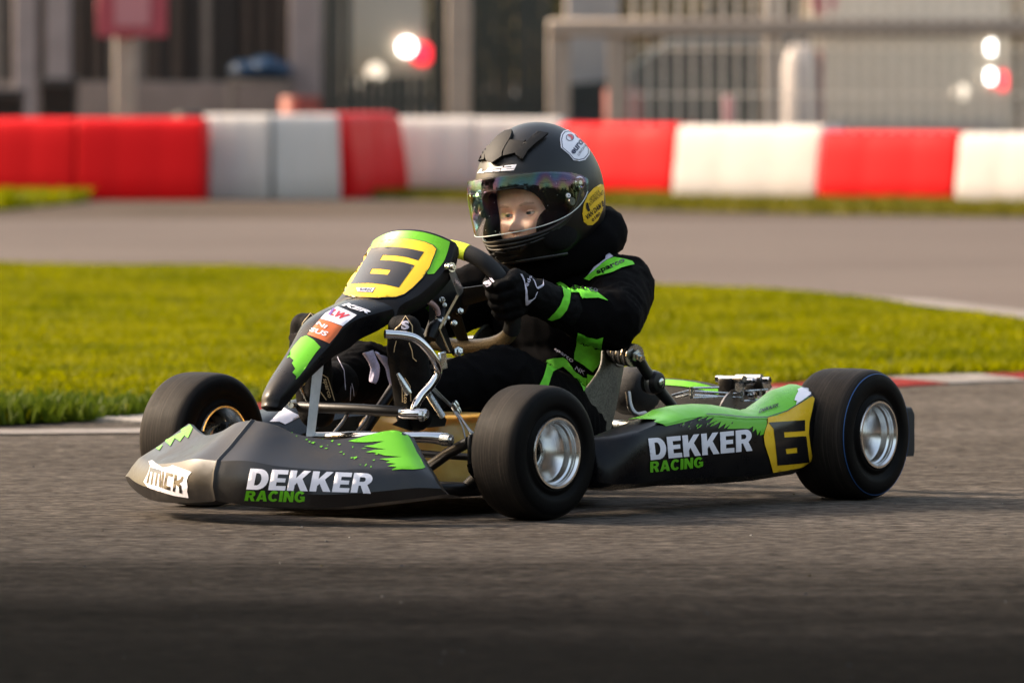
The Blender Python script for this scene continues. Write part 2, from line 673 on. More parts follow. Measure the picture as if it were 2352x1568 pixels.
def fill_loops(loops, step):
    vs, es = [], []
    for lp in loops:
        s = len(vs)
        pts = []
        for i in range(len(lp)):
            a = Vector(lp[i])
            b_ = Vector(lp[(i + 1) % len(lp)])
            k = max(1, int((b_ - a).length / step))
            for q in range(k):
                pts.append(a.lerp(b_, q / k))
        vs += pts
        n_ = len(pts)
        es += [(s + i, s + (i + 1) % n_) for i in range(n_)]
    xs = [p_.x for p_ in vs]
    ys = [p_.y for p_ in vs]
    gx = min(xs) + step * 0.5
    row = 0
    while gx < max(xs):
        gy = min(ys) + step * (0.5 if row % 2 else 0.9)
        while gy < max(ys):
            if inside((gx, gy), loops):
                vs.append(Vector((gx, gy)))
            gy += step
        gx += step
        row += 1
    V_, E_, F_, *_ = delaunay_2d_cdt(vs, es, [], 0, 1e-4)
    out = []
    for f in F_:
        c = sum((V_[i] for i in f), Vector((0, 0))) / len(f)
        if inside((c.x, c.y), loops):
            out.append(tuple(f))
    return V_, out


def lay(name, uv, faces, bvh, mat, parent, off=0.0012, flip_to=None):
    """drop flat shape points onto the surface along the line of sight they were measured on"""
    pos = []
    for p_ in uv:
        d = rayk(p_[0], p_[1]).normalized()
        h, nrm, _, _ = bvh.ray_cast(CAMK, d)
        if h is None:
            # just past the outline: fold back onto the nearest surface
            tt = (ORG_K - CAMK).dot(d) if not pos or pos[-1] is None else (pos[-1] - CAMK).dot(d)
            h, nrm, _, ds = bvh.find_nearest(CAMK + d * tt)
            if h is None or ds > 0.010:
                pos.append(None)
                continue
        if nrm.dot(d) > 0:
            nrm = -nrm
        pos.append(h + nrm * off)
    idx, vs = {}, []
    for i, q in enumerate(pos):
        if q is not None:
            idx[i] = len(vs)
            vs.append(q)
    fs = [tuple(idx[i] for i in f) for f in faces if all(i in idx for i in f)]
    fs = [f for f in fs if max((vs[f[a]] - vs[f[a - 1]]).length for a in range(len(f))) < 0.09]
    o = mesh_obj(name, vs, fs, mat, parent)
    return o


def islands(faces):
    par = {}

    def find(a):
        while par[a] != a:
            par[a] = par[par[a]]
            a = par[a]
        return a
    for f in faces:
        for i in f:
            par.setdefault(i, i)
        for i in f[1:]:
            par[find(i)] = find(f[0])
    out = {}
    for f in faces:
        out.setdefault(find(f[0]), []).append(f)
    return list(out.values())


def decal(name, loops, bvh, mat, parent, off=0.0012, step=9.0):
    V_, F_ = fill_loops(loops, step)
    o = lay(name, V_, F_, bvh, mat, parent, off)
    isl = islands([tuple(p_.vertices) for p_ in o.data.polygons])
    if len(isl) > 1:
        vs = [v.co.copy() for v in o.data.vertices]
        bpy.data.objects.remove(o)
        isl.sort(key=len, reverse=True)
        o = None
        for fs in isl:
            if o is not None and len(fs) < 5:
                continue
            ids = sorted({i for f in fs for i in f})
            mp_ = {i: k for k, i in enumerate(ids)}
            q = mesh_obj(name, [vs[i] for i in ids], [tuple(mp_[i] for i in f) for f in fs], mat, parent)
            o = o or q
    return o


def arc(cx, cy, rx, ry, a0, a1, n):
    return [(cx + rx * math.cos(R(a0 + (a1 - a0) * i / n)), cy + ry * math.sin(R(a0 + (a1 - a0) * i / n))) for i in range(n + 1)]


GLY = {
    'D': (0.80, [[(0, 0), (0.40, 0)] + arc(0.40, 0.5, 0.40, 0.5, -80, 80, 10) + [(0.40, 1), (0, 1)], [(0.27, 0.21), (0.36, 0.21)] + arc(0.36, 0.5, 0.16, 0.29, -80, 80, 8) + [(0.36, 0.79), (0.27, 0.79)]]),
    'E': (0.67, [[(0, 0), (0.67, 0), (0.67, 0.22), (0.27, 0.22), (0.27, 0.4), (0.61, 0.4), (0.61, 0.6), (0.27, 0.6), (0.27, 0.78), (0.66, 0.78), (0.66, 1), (0, 1)]]),
    'K': (0.83, [[(0, 0), (0.27, 0), (0.27, 0.28), (0.35, 0.4), (0.54, 0), (0.84, 0), (0.53, 0.6), (0.82, 1), (0.54, 1), (0.27, 0.62), (0.27, 1), (0, 1)]]),
    'R': (0.80, [[(0, 0), (0.27, 0), (0.27, 0.37), (0.35, 0.37), (0.51, 0), (0.81, 0), (0.61, 0.42)] + arc(0.47, 0.7, 0.30, 0.30, -50, 85, 9) + [(0.45, 1), (0, 1)], [(0.27, 0.57), (0.42, 0.57)] + arc(0.42, 0.68, 0.09, 0.11, -80, 80, 5) + [(0.42, 0.79), (0.27, 0.79)]]),
    'A': (0.87, [[(0, 0), (0.27, 0), (0.32, 0.19), (0.55, 0.19), (0.60, 0), (0.88, 0), (0.59, 1), (0.29, 1)], [(0.365, 0.38), (0.505, 0.38), (0.435, 0.70)]]),
    'C': (0.80, [arc(0.42, 0.5, 0.42, 0.51, 38, 322, 22) + arc(0.42, 0.5, 0.16, 0.29, 322, 38, 14)]),
    'I': (0.27, [[(0, 0), (0.27, 0), (0.27, 1), (0, 1)]]),
    'N': (0.78, [[(0, 0), (0.25, 0), (0.25, 0.52), (0.52, 0), (0.78, 0), (0.78, 1), (0.53, 1), (0.53, 0.48), (0.26, 1), (0, 1)]]),
    'G': (0.84, [arc(0.42, 0.5, 0.42, 0.51, 38, 300, 22) + [(0.82, 0.10), (0.82, 0.55), (0.44, 0.55), (0.44, 0.36), (0.57, 0.36), (0.57, 0.26)] + arc(0.42, 0.5, 0.16, 0.29, 310, 38, 14)]),
    'S': (0.72, [[(0.02, 0.30), (0.02, 0.22)] + arc(0.36, 0.28, 0.36, 0.29, 200, 400, 12) + [(0.30, 0.62)] + arc(0.36, 0.72, 0.11, 0.09, 190, 30, 5) + [(0.70, 0.70)] + arc(0.36, 0.72, 0.34, 0.29, 10, 190, 10) + arc(0.36, 0.70, 0.34, 0.28, 190, 230, 3) + [(0.42, 0.38)] + arc(0.36, 0.28, 0.11, 0.08, 20, -170, 6) + [(0.26, 0.30)]]),
    'U': (0.78, [[(0, 1), (0, 0.38)] + arc(0.39, 0.38, 0.39, 0.39, 180, 360, 12) + [(0.78, 1), (0.52, 1), (0.52, 0.38)] + arc(0.39, 0.36, 0.13, 0.14, 360, 180, 8) + [(0.26, 1)]]),
}


def heavy(word, gap=0.07):
    """loops of a word in heavy grotesque capitals, in the unit square"""
    x, out = 0.0, []
    for ch in word:
        w_, lps = GLY[ch]
        out.append([[(px + x, py) for px, py in lp] for lp in lps])
        x += w_ + gap
    tot = x - gap
    return [[[(px / tot, py) for px, py in lp] for lp in g] for g in out]


def quad(TL, TR, BL, BR):
    TL, TR, BL, BR = map(Vector, (TL, TR, BL, BR))

    def f(x, y):
        a = BL.lerp(BR, x)
        b_ = TL.lerp(TR, x)
        q = a.lerp(b_, y)
        return (q.x, q.y)
    return f


def word_decal(name, word, q, bvh, mat, parent, off=0.0018, step=10.0, gap=0.07):
    V_, F_ = [], []
    for g in heavy(word, gap):
        loops = [[q(*p_) for p_ in lp] for lp in g]
        v, f = fill_loops(loops, step)
        o = len(V_)
        V_ += list(v)
        F_ += [tuple(i + o for i in t_) for t_ in f]
    return lay(name, V_, F_, bvh, mat, parent, off)


def text_flat(s, bold=0.0, shear=0.0, space=1.0):
    """flat triangles of a line in the built-in font, scaled to the unit square"""
    cu = bpy.data.curves.new('t', 'FONT')
    cu.body = s
    cu.offset = bold
    cu.shear = shear
    cu.space_character = space
    cu.resolution_u = 3
    o = bpy.data.objects.new('t', cu)
    COL.objects.link(o)
    dg = bpy.context.evaluated_depsgraph_get()
    me = o.evaluated_get(dg).to_mesh()
    V_ = [(v.co.x, v.co.y) for v in me.vertices]
    F_ = [tuple(p_.vertices) for p_ in me.polygons]
    o.evaluated_get(dg).to_mesh_clear()
    bpy.data.objects.remove(o)
    bpy.data.curves.remove(cu)
    x0, x1 = min(v[0] for v in V_), max(v[0] for v in V_)
    y0, y1 = min(v[1] for v in V_), max(v[1] for v in V_)
    return [((a - x0) / (x1 - x0), (b_ - y0) / (y1 - y0)) for a, b_ in V_], F_


def text_decal(name, s, q, bvh, mat, parent, off=0.0018, bold=0.0, shear=0.0, space=1.0):
    V_, F_ = text_flat(s, bold, shear, space)
    return lay(name, [q(*v) for v in V_], F_, bvh, mat, parent, off)


def ragged(a, b_, n, amp, seed):
    """torn brush edge between two points"""
    rg = random.Random(seed)
    a, b_ = Vector(a), Vector(b_)
    d = (b_ - a)
    nrm = Vector((-d.y, d.x)).normalized()
    out = []
    for i in range(n):
        s = (i + 0.5) / n
        out.append(tuple(a + d * s + nrm * amp * (rg.random() if i % 2 else -rg.random() * 0.6)))
    return out


# zoom-window coordinates -> view pixels
def Z(ox, oy, k):
    return lambda x, y: (ox + x * k, oy + y * k)


Z1 = Z(263.4, 893.8, 0.36)        # front bumper window
Z2 = Z(620.9, 508.0, 0.192)       # number panel window
Z3 = Z(583.3, 696.2, 0.216)       # nose window
Z4 = Z(1016.0, 583.0, 0.264)      # suit window
Z5 = Z(1335.9, 752.6, 0.336)      # side pod window
Z6 = Z(263.4, 997.2, 0.12)        # bumper corner window
Z7 = Z(1016.0, 263.4, 0.264)      # helmet window
Z8 = Z(1063.0, 376.3, 0.156)      # face window
Z9 = Z(1241.9, 752.6, 0.24)       # seat window
Z10 = Z(959.6, 526.8, 0.192)      # steering window
Z11 = Z(1542.9, 827.9, 0.16)      # calliper window


def L(z, pts):
    return [z(*p_) for p_ in pts]
# ------------------------------------------------------------------ ground materials


def ground_mat(name, c0, c1, c2, grain=170.0, patch=0.7, bump=0.6, rough=0.85, grain_amt=0.5, stretch=(1, 1, 1)):
    m, t, p = nmat(name)
    co = coords(t, stretch)
    a = N(t, 'ShaderNodeTexNoise', Scale=patch, Detail=9.0, Roughness=0.65)
    t.links.new(co, a.inputs['Vector'])
    g = N(t, 'ShaderNodeTexNoise', Scale=grain, Detail=5.0, Roughness=0.7)
    t.links.new(co, g.inputs['Vector'])
    vo = N(t, 'ShaderNodeTexVoronoi', Scale=grain * 0.55)
    t.links.new(co, vo.inputs['Vector'])
    r1 = ramp(t, a.outputs[0], [(0.3, c0), (0.5, c1), (0.72, c2)])
    lo, hi = 1 - grain_amt, 1 + grain_amt
    r2 = ramp(t, g.outputs[0], [(0.3, (lo, lo, lo)), (0.5, (1, 1, 1)), (0.72, (hi, hi * 0.98, hi * 0.95))])
    mx = N(t, 'ShaderNodeMix', data_type='RGBA', blend_type='MULTIPLY')
    mx.inputs[0].default_value = 1.0
    t.links.new(r1.outputs[0], mx.inputs[6])
    t.links.new(r2.outputs[0], mx.inputs[7])
    t.links.new(mx.outputs[2], p.inputs['Base Color'])
    p.inputs['Roughness'].default_value = rough
    p.inputs['Specular IOR Level'].default_value = 0.04
    ad = N(t, 'ShaderNodeMath', operation='ADD')
    t.links.new(g.outputs[0], ad.inputs[0])
    t.links.new(vo.outputs['Distance'], ad.inputs[1])
    b = N(t, 'ShaderNodeBump', Strength=bump, Distance=0.004)
    t.links.new(ad.outputs[0], b.inputs['Height'])
    t.links.new(b.outputs[0], p.inputs['Normal'])
    return m


ground_mat('asphalt', (0.052, 0.045, 0.039), (0.072, 0.063, 0.055), (0.096, 0.084, 0.074), grain=62.0, grain_amt=0.9, bump=1.3, rough=0.72, stretch=(0.5, 1, 1))
M['asphalt'].node_tree.nodes['Principled BSDF'].inputs['IOR'].default_value = 1.12
# foreground shade painted into the asphalt colour: a streaky dark band along the track
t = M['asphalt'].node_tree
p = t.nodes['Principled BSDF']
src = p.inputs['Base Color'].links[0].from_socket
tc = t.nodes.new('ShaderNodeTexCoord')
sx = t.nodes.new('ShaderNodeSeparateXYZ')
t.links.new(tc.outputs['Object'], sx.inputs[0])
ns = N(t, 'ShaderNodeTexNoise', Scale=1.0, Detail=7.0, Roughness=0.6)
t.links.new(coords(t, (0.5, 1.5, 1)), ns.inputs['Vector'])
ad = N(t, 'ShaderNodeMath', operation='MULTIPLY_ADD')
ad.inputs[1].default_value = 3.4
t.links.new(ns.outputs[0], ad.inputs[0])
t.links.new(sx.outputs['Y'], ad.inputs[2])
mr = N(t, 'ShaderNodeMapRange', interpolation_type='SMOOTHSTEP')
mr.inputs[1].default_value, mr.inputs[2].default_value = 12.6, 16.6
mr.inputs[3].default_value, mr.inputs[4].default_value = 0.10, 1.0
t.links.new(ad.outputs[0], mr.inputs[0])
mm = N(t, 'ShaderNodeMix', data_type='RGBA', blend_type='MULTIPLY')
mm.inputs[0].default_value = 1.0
# thin skid streaks laid along the track
sk = N(t, 'ShaderNodeTexNoise', Scale=1.0, Detail=5.0, Roughness=0.7)
t.links.new(coords(t, (0.16, 11.0, 1)), sk.inputs['Vector'])
skr = ramp(t, sk.outputs[0], [(0.34, (0.62, 0.62, 0.62)), (0.47, (1.0, 1.0, 1.0)), (0.70, (1.12, 1.12, 1.12))])
mo = N(t, 'ShaderNodeTexNoise', Scale=27.0, Detail=4.0, Roughness=0.6)
t.links.new(coords(t, (0.6, 1.0, 1)), mo.inputs['Vector'])
mor = ramp(t, mo.outputs[0], [(0.36, (0.60, 0.60, 0.60)), (0.5, (1.0, 1.0, 1.0)), (0.64, (1.28, 1.27, 1.25))])
m4 = N(t, 'ShaderNodeMix', data_type='RGBA', blend_type='MULTIPLY')
m4.inputs[0].default_value = 1.0
t.links.new(src, m4.inputs[6])
t.links.new(mor.outputs[0], m4.inputs[7])
src = m4.outputs[2]
m3 = N(t, 'ShaderNodeMix', data_type='RGBA', blend_type='MULTIPLY')
m3.inputs[0].default_value = 1.0
t.links.new(src, m3.inputs[6])
t.links.new(skr.outputs[0], m3.inputs[7])
src = m3.outputs[2]
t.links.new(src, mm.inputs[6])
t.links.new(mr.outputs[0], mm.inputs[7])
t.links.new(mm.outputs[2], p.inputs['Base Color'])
ground_mat('asphalt_far', (0.085, 0.070, 0.064), (0.100, 0.083, 0.076), (0.116, 0.097, 0.088), grain=120.0, patch=0.25, grain_amt=0.3)
ground_mat('dirt', (0.045, 0.035, 0.026), (0.065, 0.050, 0.040), (0.085, 0.068, 0.055), grain=60.0)
ground_mat('turf_soil', (0.045, 0.050, 0.010), (0.065, 0.070, 0.012), (0.085, 0.080, 0.016), grain=40.0, patch=2.0)
ground_mat('line_paint', (0.14, 0.125, 0.115), (0.19, 0.175, 0.165), (0.24, 0.22, 0.21), grain=90.0, patch=6.0, grain_amt=0.3)
ground_mat('kerb_red', (0.10, 0.012, 0.010), (0.15, 0.016, 0.014), (0.20, 0.026, 0.022), grain=70.0, patch=9.0, grain_amt=0.3)
ground_mat('kerb_white', (0.13, 0.12, 0.11), (0.19, 0.175, 0.165), (0.25, 0.23, 0.22), grain=70.0, patch=9.0, grain_amt=0.3)
ground_mat('kerb_bare', (0.20, 0.18, 0.15), (0.30, 0.27, 0.24), (0.4, 0.36, 0.32), grain=60.0, patch=9.0, grain_amt=0.4)
dusty('barrier_red', (0.55, 0.003, 0.006), 0.5, dust=(0.30, 0.03, 0.02), amount=0.12, scale=4.0, spec=0.12)
dusty('barrier_white', (0.475, 0.448, 0.430), 0.5, dust=(0.42, 0.36, 0.30), amount=0.5, scale=4.0, spec=0.2)
simple('galvanised', (0.70, 0.63, 0.55), 0.5, 0.1, var=0.2, vscale=20)
simple('pale_post', (0.27, 0.22, 0.18), 0.6, var=0.15, vscale=9)
simple('pale_render', (0.22, 0.175, 0.155), 0.8, var=0.15, vscale=5)
simple('lilac_render', (0.24, 0.20, 0.195), 0.8, var=0.15, vscale=5)
simple('board_brown', (0.045, 0.030, 0.022), 0.7, var=0.4, vscale=12, stretch=(6, 6, 1))
simple('board_dark', (0.014, 0.010, 0.008), 0.7, var=0.4, vscale=12, stretch=(6, 6, 1))
simple('board_grey', (0.15, 0.125, 0.108), 0.7, var=0.3, vscale=12, stretch=(6, 6, 1))
simple('dark_green_metal', (0.012, 0.018, 0.017), 0.5)
simple('bin_black', (0.012, 0.012, 0.013), 0.5)
simple('tarp_blue', (0.004, 0.030, 0.075), 0.5, var=0.3, vscale=6)
simple('cone_orange', (0.20, 0.018, 0.004), 0.5)
simple('sign_red', (0.28, 0.04, 0.06), 0.5)
simple('sign_pink', (0.36, 0.15, 0.17), 0.5)
simple('cream_paint', (0.36, 0.30, 0.23), 0.3, coat=0.5)
simple('teal_paint', (0.006, 0.014, 0.015), 0.4, coat=0.1)
simple('car_glass', (0.03, 0.035, 0.04), 0.08)
simple('grey_plastic', (0.06, 0.06, 0.065), 0.6)
simple('cover_white', (0.36, 0.32, 0.30), 0.7, var=0.1, vscale=5)
simple('barrel_red', (0.22, 0.045, 0.035), 0.6)
simple('bark', (0.06, 0.045, 0.03), 0.9, var=0.4, vscale=14, stretch=(3, 3, 0.6))
for nm, c, s in (('white_glint', (1.0, 0.97, 0.90), 3.2), ('lamp_red', (1.0, 0.02, 0.04), 0.9), ('reflector_glow', (1.0, 0.85, 0.66), 0.35)):
    m, t, p = nmat(nm)
    p.inputs['Base Color'].default_value = (*c, 1)
    p.inputs['Emission Color'].default_value = (*c, 1)
    p.inputs['Emission Strength'].default_value = s  # glow put in for sun glints on the white lamps and reflectors


def leaf_mat(name, c0, c1, trans):
    m = bpy.data.materials.new(name)
    m.use_nodes = True
    M[name] = m
    t = m.node_tree
    p = t.nodes['Principled BSDF']
    n = N(t, 'ShaderNodeTexNoise', Scale=1.1, Detail=7.0, Roughness=0.7)
    t.links.new(coords(t), n.inputs['Vector'])
    r1 = ramp(t, n.outputs[0], [(0.30, c0), (0.68, c1)])
    t.links.new(r1.outputs[0], p.inputs['Base Color'])
    p.inputs['Roughness'].default_value = 0.55
    p.inputs['Specular IOR Level'].default_value = 0.06
    tl = N(t, 'ShaderNodeBsdfTranslucent')
    t.links.new(r1.outputs[0], tl.inputs[0])
    ms = N(t, 'ShaderNodeMixShader')
    ms.inputs[0].default_value = trans
    t.links.new(p.outputs[0], ms.inputs[1])
    t.links.new(tl.outputs[0], ms.inputs[2])
    t.links.new(ms.outputs[0], t.nodes['Material Output'].inputs[0])


leaf_mat('grass_blade', (0.085, 0.105, 0.0), (0.225, 0.218, 0.0), 0.5)
leaf_mat('grass_worn', (0.06, 0.065, 0.004), (0.15, 0.13, 0.012), 0.4)
leaf_mat('grass_rank', (0.035, 0.070, 0.004), (0.09, 0.12, 0.008), 0.35)
leaf_mat('leaf_olive', (0.035, 0.030, 0.010), (0.085, 0.064, 0.018), 0.35)
leaf_mat('leaf_dark', (0.02, 0.026, 0.010), (0.05, 0.055, 0.02), 0.3)

# ------------------------------------------------------------------ ground sheets


def sheet(name, pts, z, mat, kind='structure'):
    """flat sheet with an outline, cut into triangles"""
    vs = [Vector((a, b_)) for a, b_ in pts]
    n_ = len(vs)
    V_, E_, F_, *_ = delaunay_2d_cdt(vs, [(i, (i + 1) % n_) for i in range(n_)], [], 1, 1e-4)
    o = mesh_obj(name, [(v.x, v.y, z) for v in V_], [tuple(f) for f in F_], mat, None, False)
    me = o.data
    bm = bmesh.new()
    bm.from_mesh(me)
    for f in bm.faces:
        if f.normal.z < 0:
            f.normal_flip()
    bm.to_mesh(me)
    bm.free()
    return tag(o, kind=kind)


sheet('ground', [(-900, -300), (900, -300), (900, 1600), (-900, 1600)], -0.012, 'dirt')
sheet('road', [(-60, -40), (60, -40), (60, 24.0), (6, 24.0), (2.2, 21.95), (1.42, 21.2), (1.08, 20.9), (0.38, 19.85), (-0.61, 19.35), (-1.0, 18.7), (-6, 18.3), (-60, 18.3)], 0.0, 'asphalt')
front_edge = [(-9, 18.15), (-5, 18.2), (-2.4, 18.32), (-1.25, 18.4), (-0.95, 18.75), (-0.61, 19.55), (0.38, 20.25), (1.08, 21.3), (1.417, 21.55), (2.0, 22.2), (2.5, 23.0)]
back_edge = [(2.55, 23.6), (2.2, 24.4), (1.72, 25.6), (1.56, 26.6), (1.33, 28.2), (1.05, 29.3), (0.54, 30.1), (0.0, 31.2), (-0.9, 32.7), (-2.3, 33.6), (-5, 34.2), (-9, 34.5)]
sheet('infield', front_edge + back_edge, 0.012, 'turf_soil')
far_track = [(-40, 33.8), (-9, 34.3), (-5, 34.0), (-2.3, 33.4), (-0.9, 32.5), (0.0, 31.0), (0.54, 29.9), (1.05, 29.1), (1.33, 28.0), (1.56, 26.4), (1.72, 25.4), (2.2, 24.2), (2.55, 23.5), (6, 22), (40, 16), (60, 30), (40, 44), (6, 45.5), (1.5, 46.3), (-1.0, 46.6), (-3.0, 46.4), (-40, 46)]
sheet('far_road', far_track, -0.006, 'asphalt_far')


def strip(name, cl, w, z, mat):
    vs, fs = [], []
    for i, p_ in enumerate(cl):
        a = Vector(cl[max(0, i - 1)])
        b_ = Vector(cl[min(len(cl) - 1, i + 1)])
        d = (b_ - a).normalized()
        nn = Vector((-d.y, d.x)) * w / 2
        vs += [(p_[0] + nn.x, p_[1] + nn.y, z), (p_[0] - nn.x, p_[1] - nn.y, z)]
        if i:
            k = 2 * i
            fs.append((k - 2, k - 1, k + 1, k))
    return tag(mesh_obj(name, vs, fs, mat, None, False), kind='structure')


strip('painted_line', [(-8, 17.85), (-4, 17.92), (-1.6, 17.98), (-0.86, 18.12), (-0.5, 18.5)], 0.24, 0.004, 'line_paint')
strip('painted_line', [(1.22, 29.7), (1.52, 28.9), (1.78, 27.5), (2.0, 26.2), (2.5, 25.0), (3.2, 24.0)], 0.20, 0.002, 'line_paint')

# ------------------------------------------------------------------ kerb of short painted stones
kerb = empty('kerb', (0, 19.5, 0))
tag(kerb, kind='structure')
kline = catmull([Vector((-1.02, 18.62, 0)), Vector((-0.62, 19.3, 0)), Vector((0.38, 19.95, 0)), Vector((1.08, 21.0, 0)), Vector((1.42, 21.3, 0)), Vector((2.1, 22.0, 0)), Vector((2.9, 23.2, 0))], 40)
acc, cuts = 0.0, [0]
for i in range(1, len(kline)):
    acc += (kline[i] - kline[i - 1]).length
    if acc > 0.168:
        cuts.append(i)
        acc = 0.0
kpat = ['kerb_bare', 'kerb_bare', 'kerb_bare', 'kerb_red', 'kerb_red', 'kerb_red', 'kerb_white', 'kerb_white', 'kerb_red', 'kerb_red', 'kerb_white', 'kerb_white', 'kerb_red', 'kerb_red', 'kerb_white', 'kerb_white']
for i in range(len(cuts) - 1):
    a, b_ = kline[cuts[i]], kline[cuts[i + 1]]
    d = (b_ - a).normalized()
    nn = Vector((-d.y, d.x, 0))
    a2, b2 = a + d * 0.004, b_ - d * 0.004
    hw = 0.13
    # paint follows the place along the kerb
    um = UC + (a + b_).x / 2 / ((a + b_).y / 2) * FPX
    if um < 470:
        mt = 'kerb_bare'
    elif um < 1000:
        mt = 'kerb_red'
    elif um < 1380:
        mt = 'kerb_white'
    elif um < 1560:
        mt = 'kerb_red'
    elif um < 1800:
        mt = 'kerb_white'
    elif um < 2085:
        mt = 'kerb_red'
    elif um < 2290:
        mt = 'kerb_white'
    else:
        mt = kpat[(i // 2 * 2) % 16]
    h1, h2 = 0.004 + random.random() * 0.002, 0.014 + random.random() * 0.003
    vs = []
    for q in (a2, b2):
        vs += [q - nn * hw - Vector((0, 0, 0.02)), q - nn * hw + Vector((0, 0, h1)), q - nn * 0.02 + Vector((0, 0, h2 * 0.75)), q + nn * hw * 0.8 + Vector((0, 0, h2)), q + nn * hw + Vector((0, 0, h2 - 0.003)), q + nn * hw - Vector((0, 0, 0.02))]
    vs = [v - Vector((0, 19.5, 0)) for v in vs]
    fs = [(k, k + 1, k + 7, k + 6) for k in range(5)] + [(0, 5, 4, 3, 2, 1), (6, 7, 8, 9, 10, 11)]
    mesh_obj('kerb_stone', vs, fs, mt, kerb, False)

# ------------------------------------------------------------------ grass


def in_poly(x, y, poly):
    c = np.zeros(len(x), bool)
    j = len(poly) - 1
    for i in range(len(poly)):
        xi, yi = poly[i]
        xj, yj = poly[j]
        if yi != yj:
            c ^= ((yi > y) != (yj > y)) & (x < (xj - xi) * (y - yi) / (yj - yi) + xi)
        j = i
    return c


def blades(name, x, y, z0, h, w, mat, lean=0.6):
    n_ = len(x)
    an = RNG.uniform(0, 2 * np.pi, n_)
    la = RNG.uniform(0, 2 * np.pi, n_)
    ll = h * lean * RNG.uniform(0.2, 1.0, n_)
    dx, dy = np.cos(an) * w / 2, np.sin(an) * w / 2
    lx_, ly_ = np.cos(la) * ll, np.sin(la) * ll
    V_ = np.empty((n_, 5, 3), np.float32)
    V_[:, 0] = np.stack([x - dx, y - dy, np.full(n_, z0)], 1)
    V_[:, 1] = np.stack([x + dx, y + dy, np.full(n_, z0)], 1)
    V_[:, 2] = np.stack([x + dx * .8 + lx_ * .35, y + dy * .8 + ly_ * .35, z0 + h * .6], 1)
    V_[:, 3] = np.stack([x - dx * .8 + lx_ * .35, y - dy * .8 + ly_ * .35, z0 + h * .6], 1)
    V_[:, 4] = np.stack([x + lx_, y + ly_, z0 + h], 1)
    base = np.arange(n_)[:, None] * 5
    loops = np.concatenate([base + np.array([0, 1, 2, 3]), base + np.array([3, 2, 4])], 1).ravel()
    me = bpy.data.meshes.new(name)
    me.vertices.add(n_ * 5)
    me.vertices.foreach_set('co', V_.ravel())
    me.loops.add(n_ * 7)
    me.loops.foreach_set('vertex_index', loops.astype(np.int32))
    me.polygons.add(n_ * 2)
    st = np.empty((n_, 2), np.int32)
    st[:, 0] = np.arange(n_) * 7
    st[:, 1] = np.arange(n_) * 7 + 4
    me.polygons.foreach_set('loop_start', st.ravel())
    me.update(calc_edges=True)
    me.validate()
    me.materials.append(M[mat])
    o = bpy.data.objects.new(name, me)
    COL.objects.link(o)
    return tag(o, kind='stuff')


poly = front_edge + back_edge


def scatter(n_, x0, x1, y0, y1):
    x = RNG.uniform(x0, x1, n_)
    y = RNG.uniform(y0, y1, n_)
    k = in_poly(x, y, poly)
    return x[k], y[k]


x, y = scatter(320000, -2.6, 2.7, 18.2, 35)
# worn places where the soil shows and the blades stand thin
worn = np.sin(x * 2.7 + 1.3 * np.sin(y * 1.1)) * np.sin(y * 1.7 + 1.9 * np.sin(x * 1.4 + 0.6)) + 0.35 * np.sin(x * 9.1 + y * 5.3) * np.sin(y * 7.7 - x * 3.9)
k = (worn < 0.62) | (RNG.uniform(0, 1, len(x)) < 0.22)
x, y = x[k], y[k]
hh = 0.018 + 0.014 * (np.sin(x * 3.1 + y * 1.3) * np.sin(y * 2.3 - x) * 0.5 + 0.5) * RNG.uniform(0.5, 1.3, len(x)) + 0.008 * RNG.uniform(0, 1, len(x))
blades('grass', x, y, 0.012, hh, RNG.uniform(0.010, 0.017, len(x)), 'grass_blade', 0.9)
x, y = scatter(90000, -9, 2.7, 18.1, 35)
k = (x < -2.6)
x, y = x[k], y[k]
blades('grass', x, y, 0.012, RNG.uniform(0.03, 0.06, len(x)), RNG.uniform(0.016, 0.026, len(x)), 'grass_blade', 0.9)
# rank darker fringe along the near edge at the left, over the end of the kerb
x = RNG.uniform(-7.0, -0.15, 26000)
fe = np.interp(x, [p_[0] for p_ in front_edge], [p_[1] for p_ in front_edge])
y = fe + np.abs(RNG.normal(0, 0.22, len(x))) + RNG.uniform(-0.06, 0.10, len(x))
k = RNG.uniform(0, 1, len(x)) < (0.35 + 0.65 * (np.sin(x * 9.0) * np.sin(x * 4.1 + 1) > -0.1))
x, y = x[k], y[k]
dens = np.clip(1.2 - (x + 1.3) * 0.9, 0.25, 1.2)
blades('rank_grass', x, y, 0.005, RNG.uniform(0.025, 0.065, len(x)) * dens, RNG.uniform(0.010, 0.018, len(x)), 'grass_rank', 0.9)
# verge in front of the barriers: a strip at the right and a patch at the far left
x = RNG.uniform(-1.0, 6.0, 42000)
y = RNG.uniform(46.6, 60.0, 42000)
k = (y < np.interp(x, [-1, 0, 1, 2, 4, 6], [59, 58, 57, 55.5, 52.5, 50])) & (y > np.interp(x, [-1, 0, 1, 2, 4, 6], [54.5, 52.5, 49.5, 48, 46.8, 46]))
x, y = x[k], y[k]
blades('verge_grass', x, y, -0.01, RNG.uniform(0.02, 0.07, len(x)), RNG.uniform(0.02, 0.035, len(x)), 'grass_worn', 0.9)
x = RNG.uniform(-6.0, -3.0, 24000)
y = RNG.uniform(47.0, 54.3, 24000)
k = y > 47.2 + np.clip((x + 3.6) * 9, 0, 8)
x, y = x[k], y[k]
blades('verge_grass', x, y, -0.01, RNG.uniform(0.04, 0.11, len(x)), RNG.uniform(0.03, 0.05, len(x)), 'grass_blade', 0.9)

# ------------------------------------------------------------------ barrier blocks


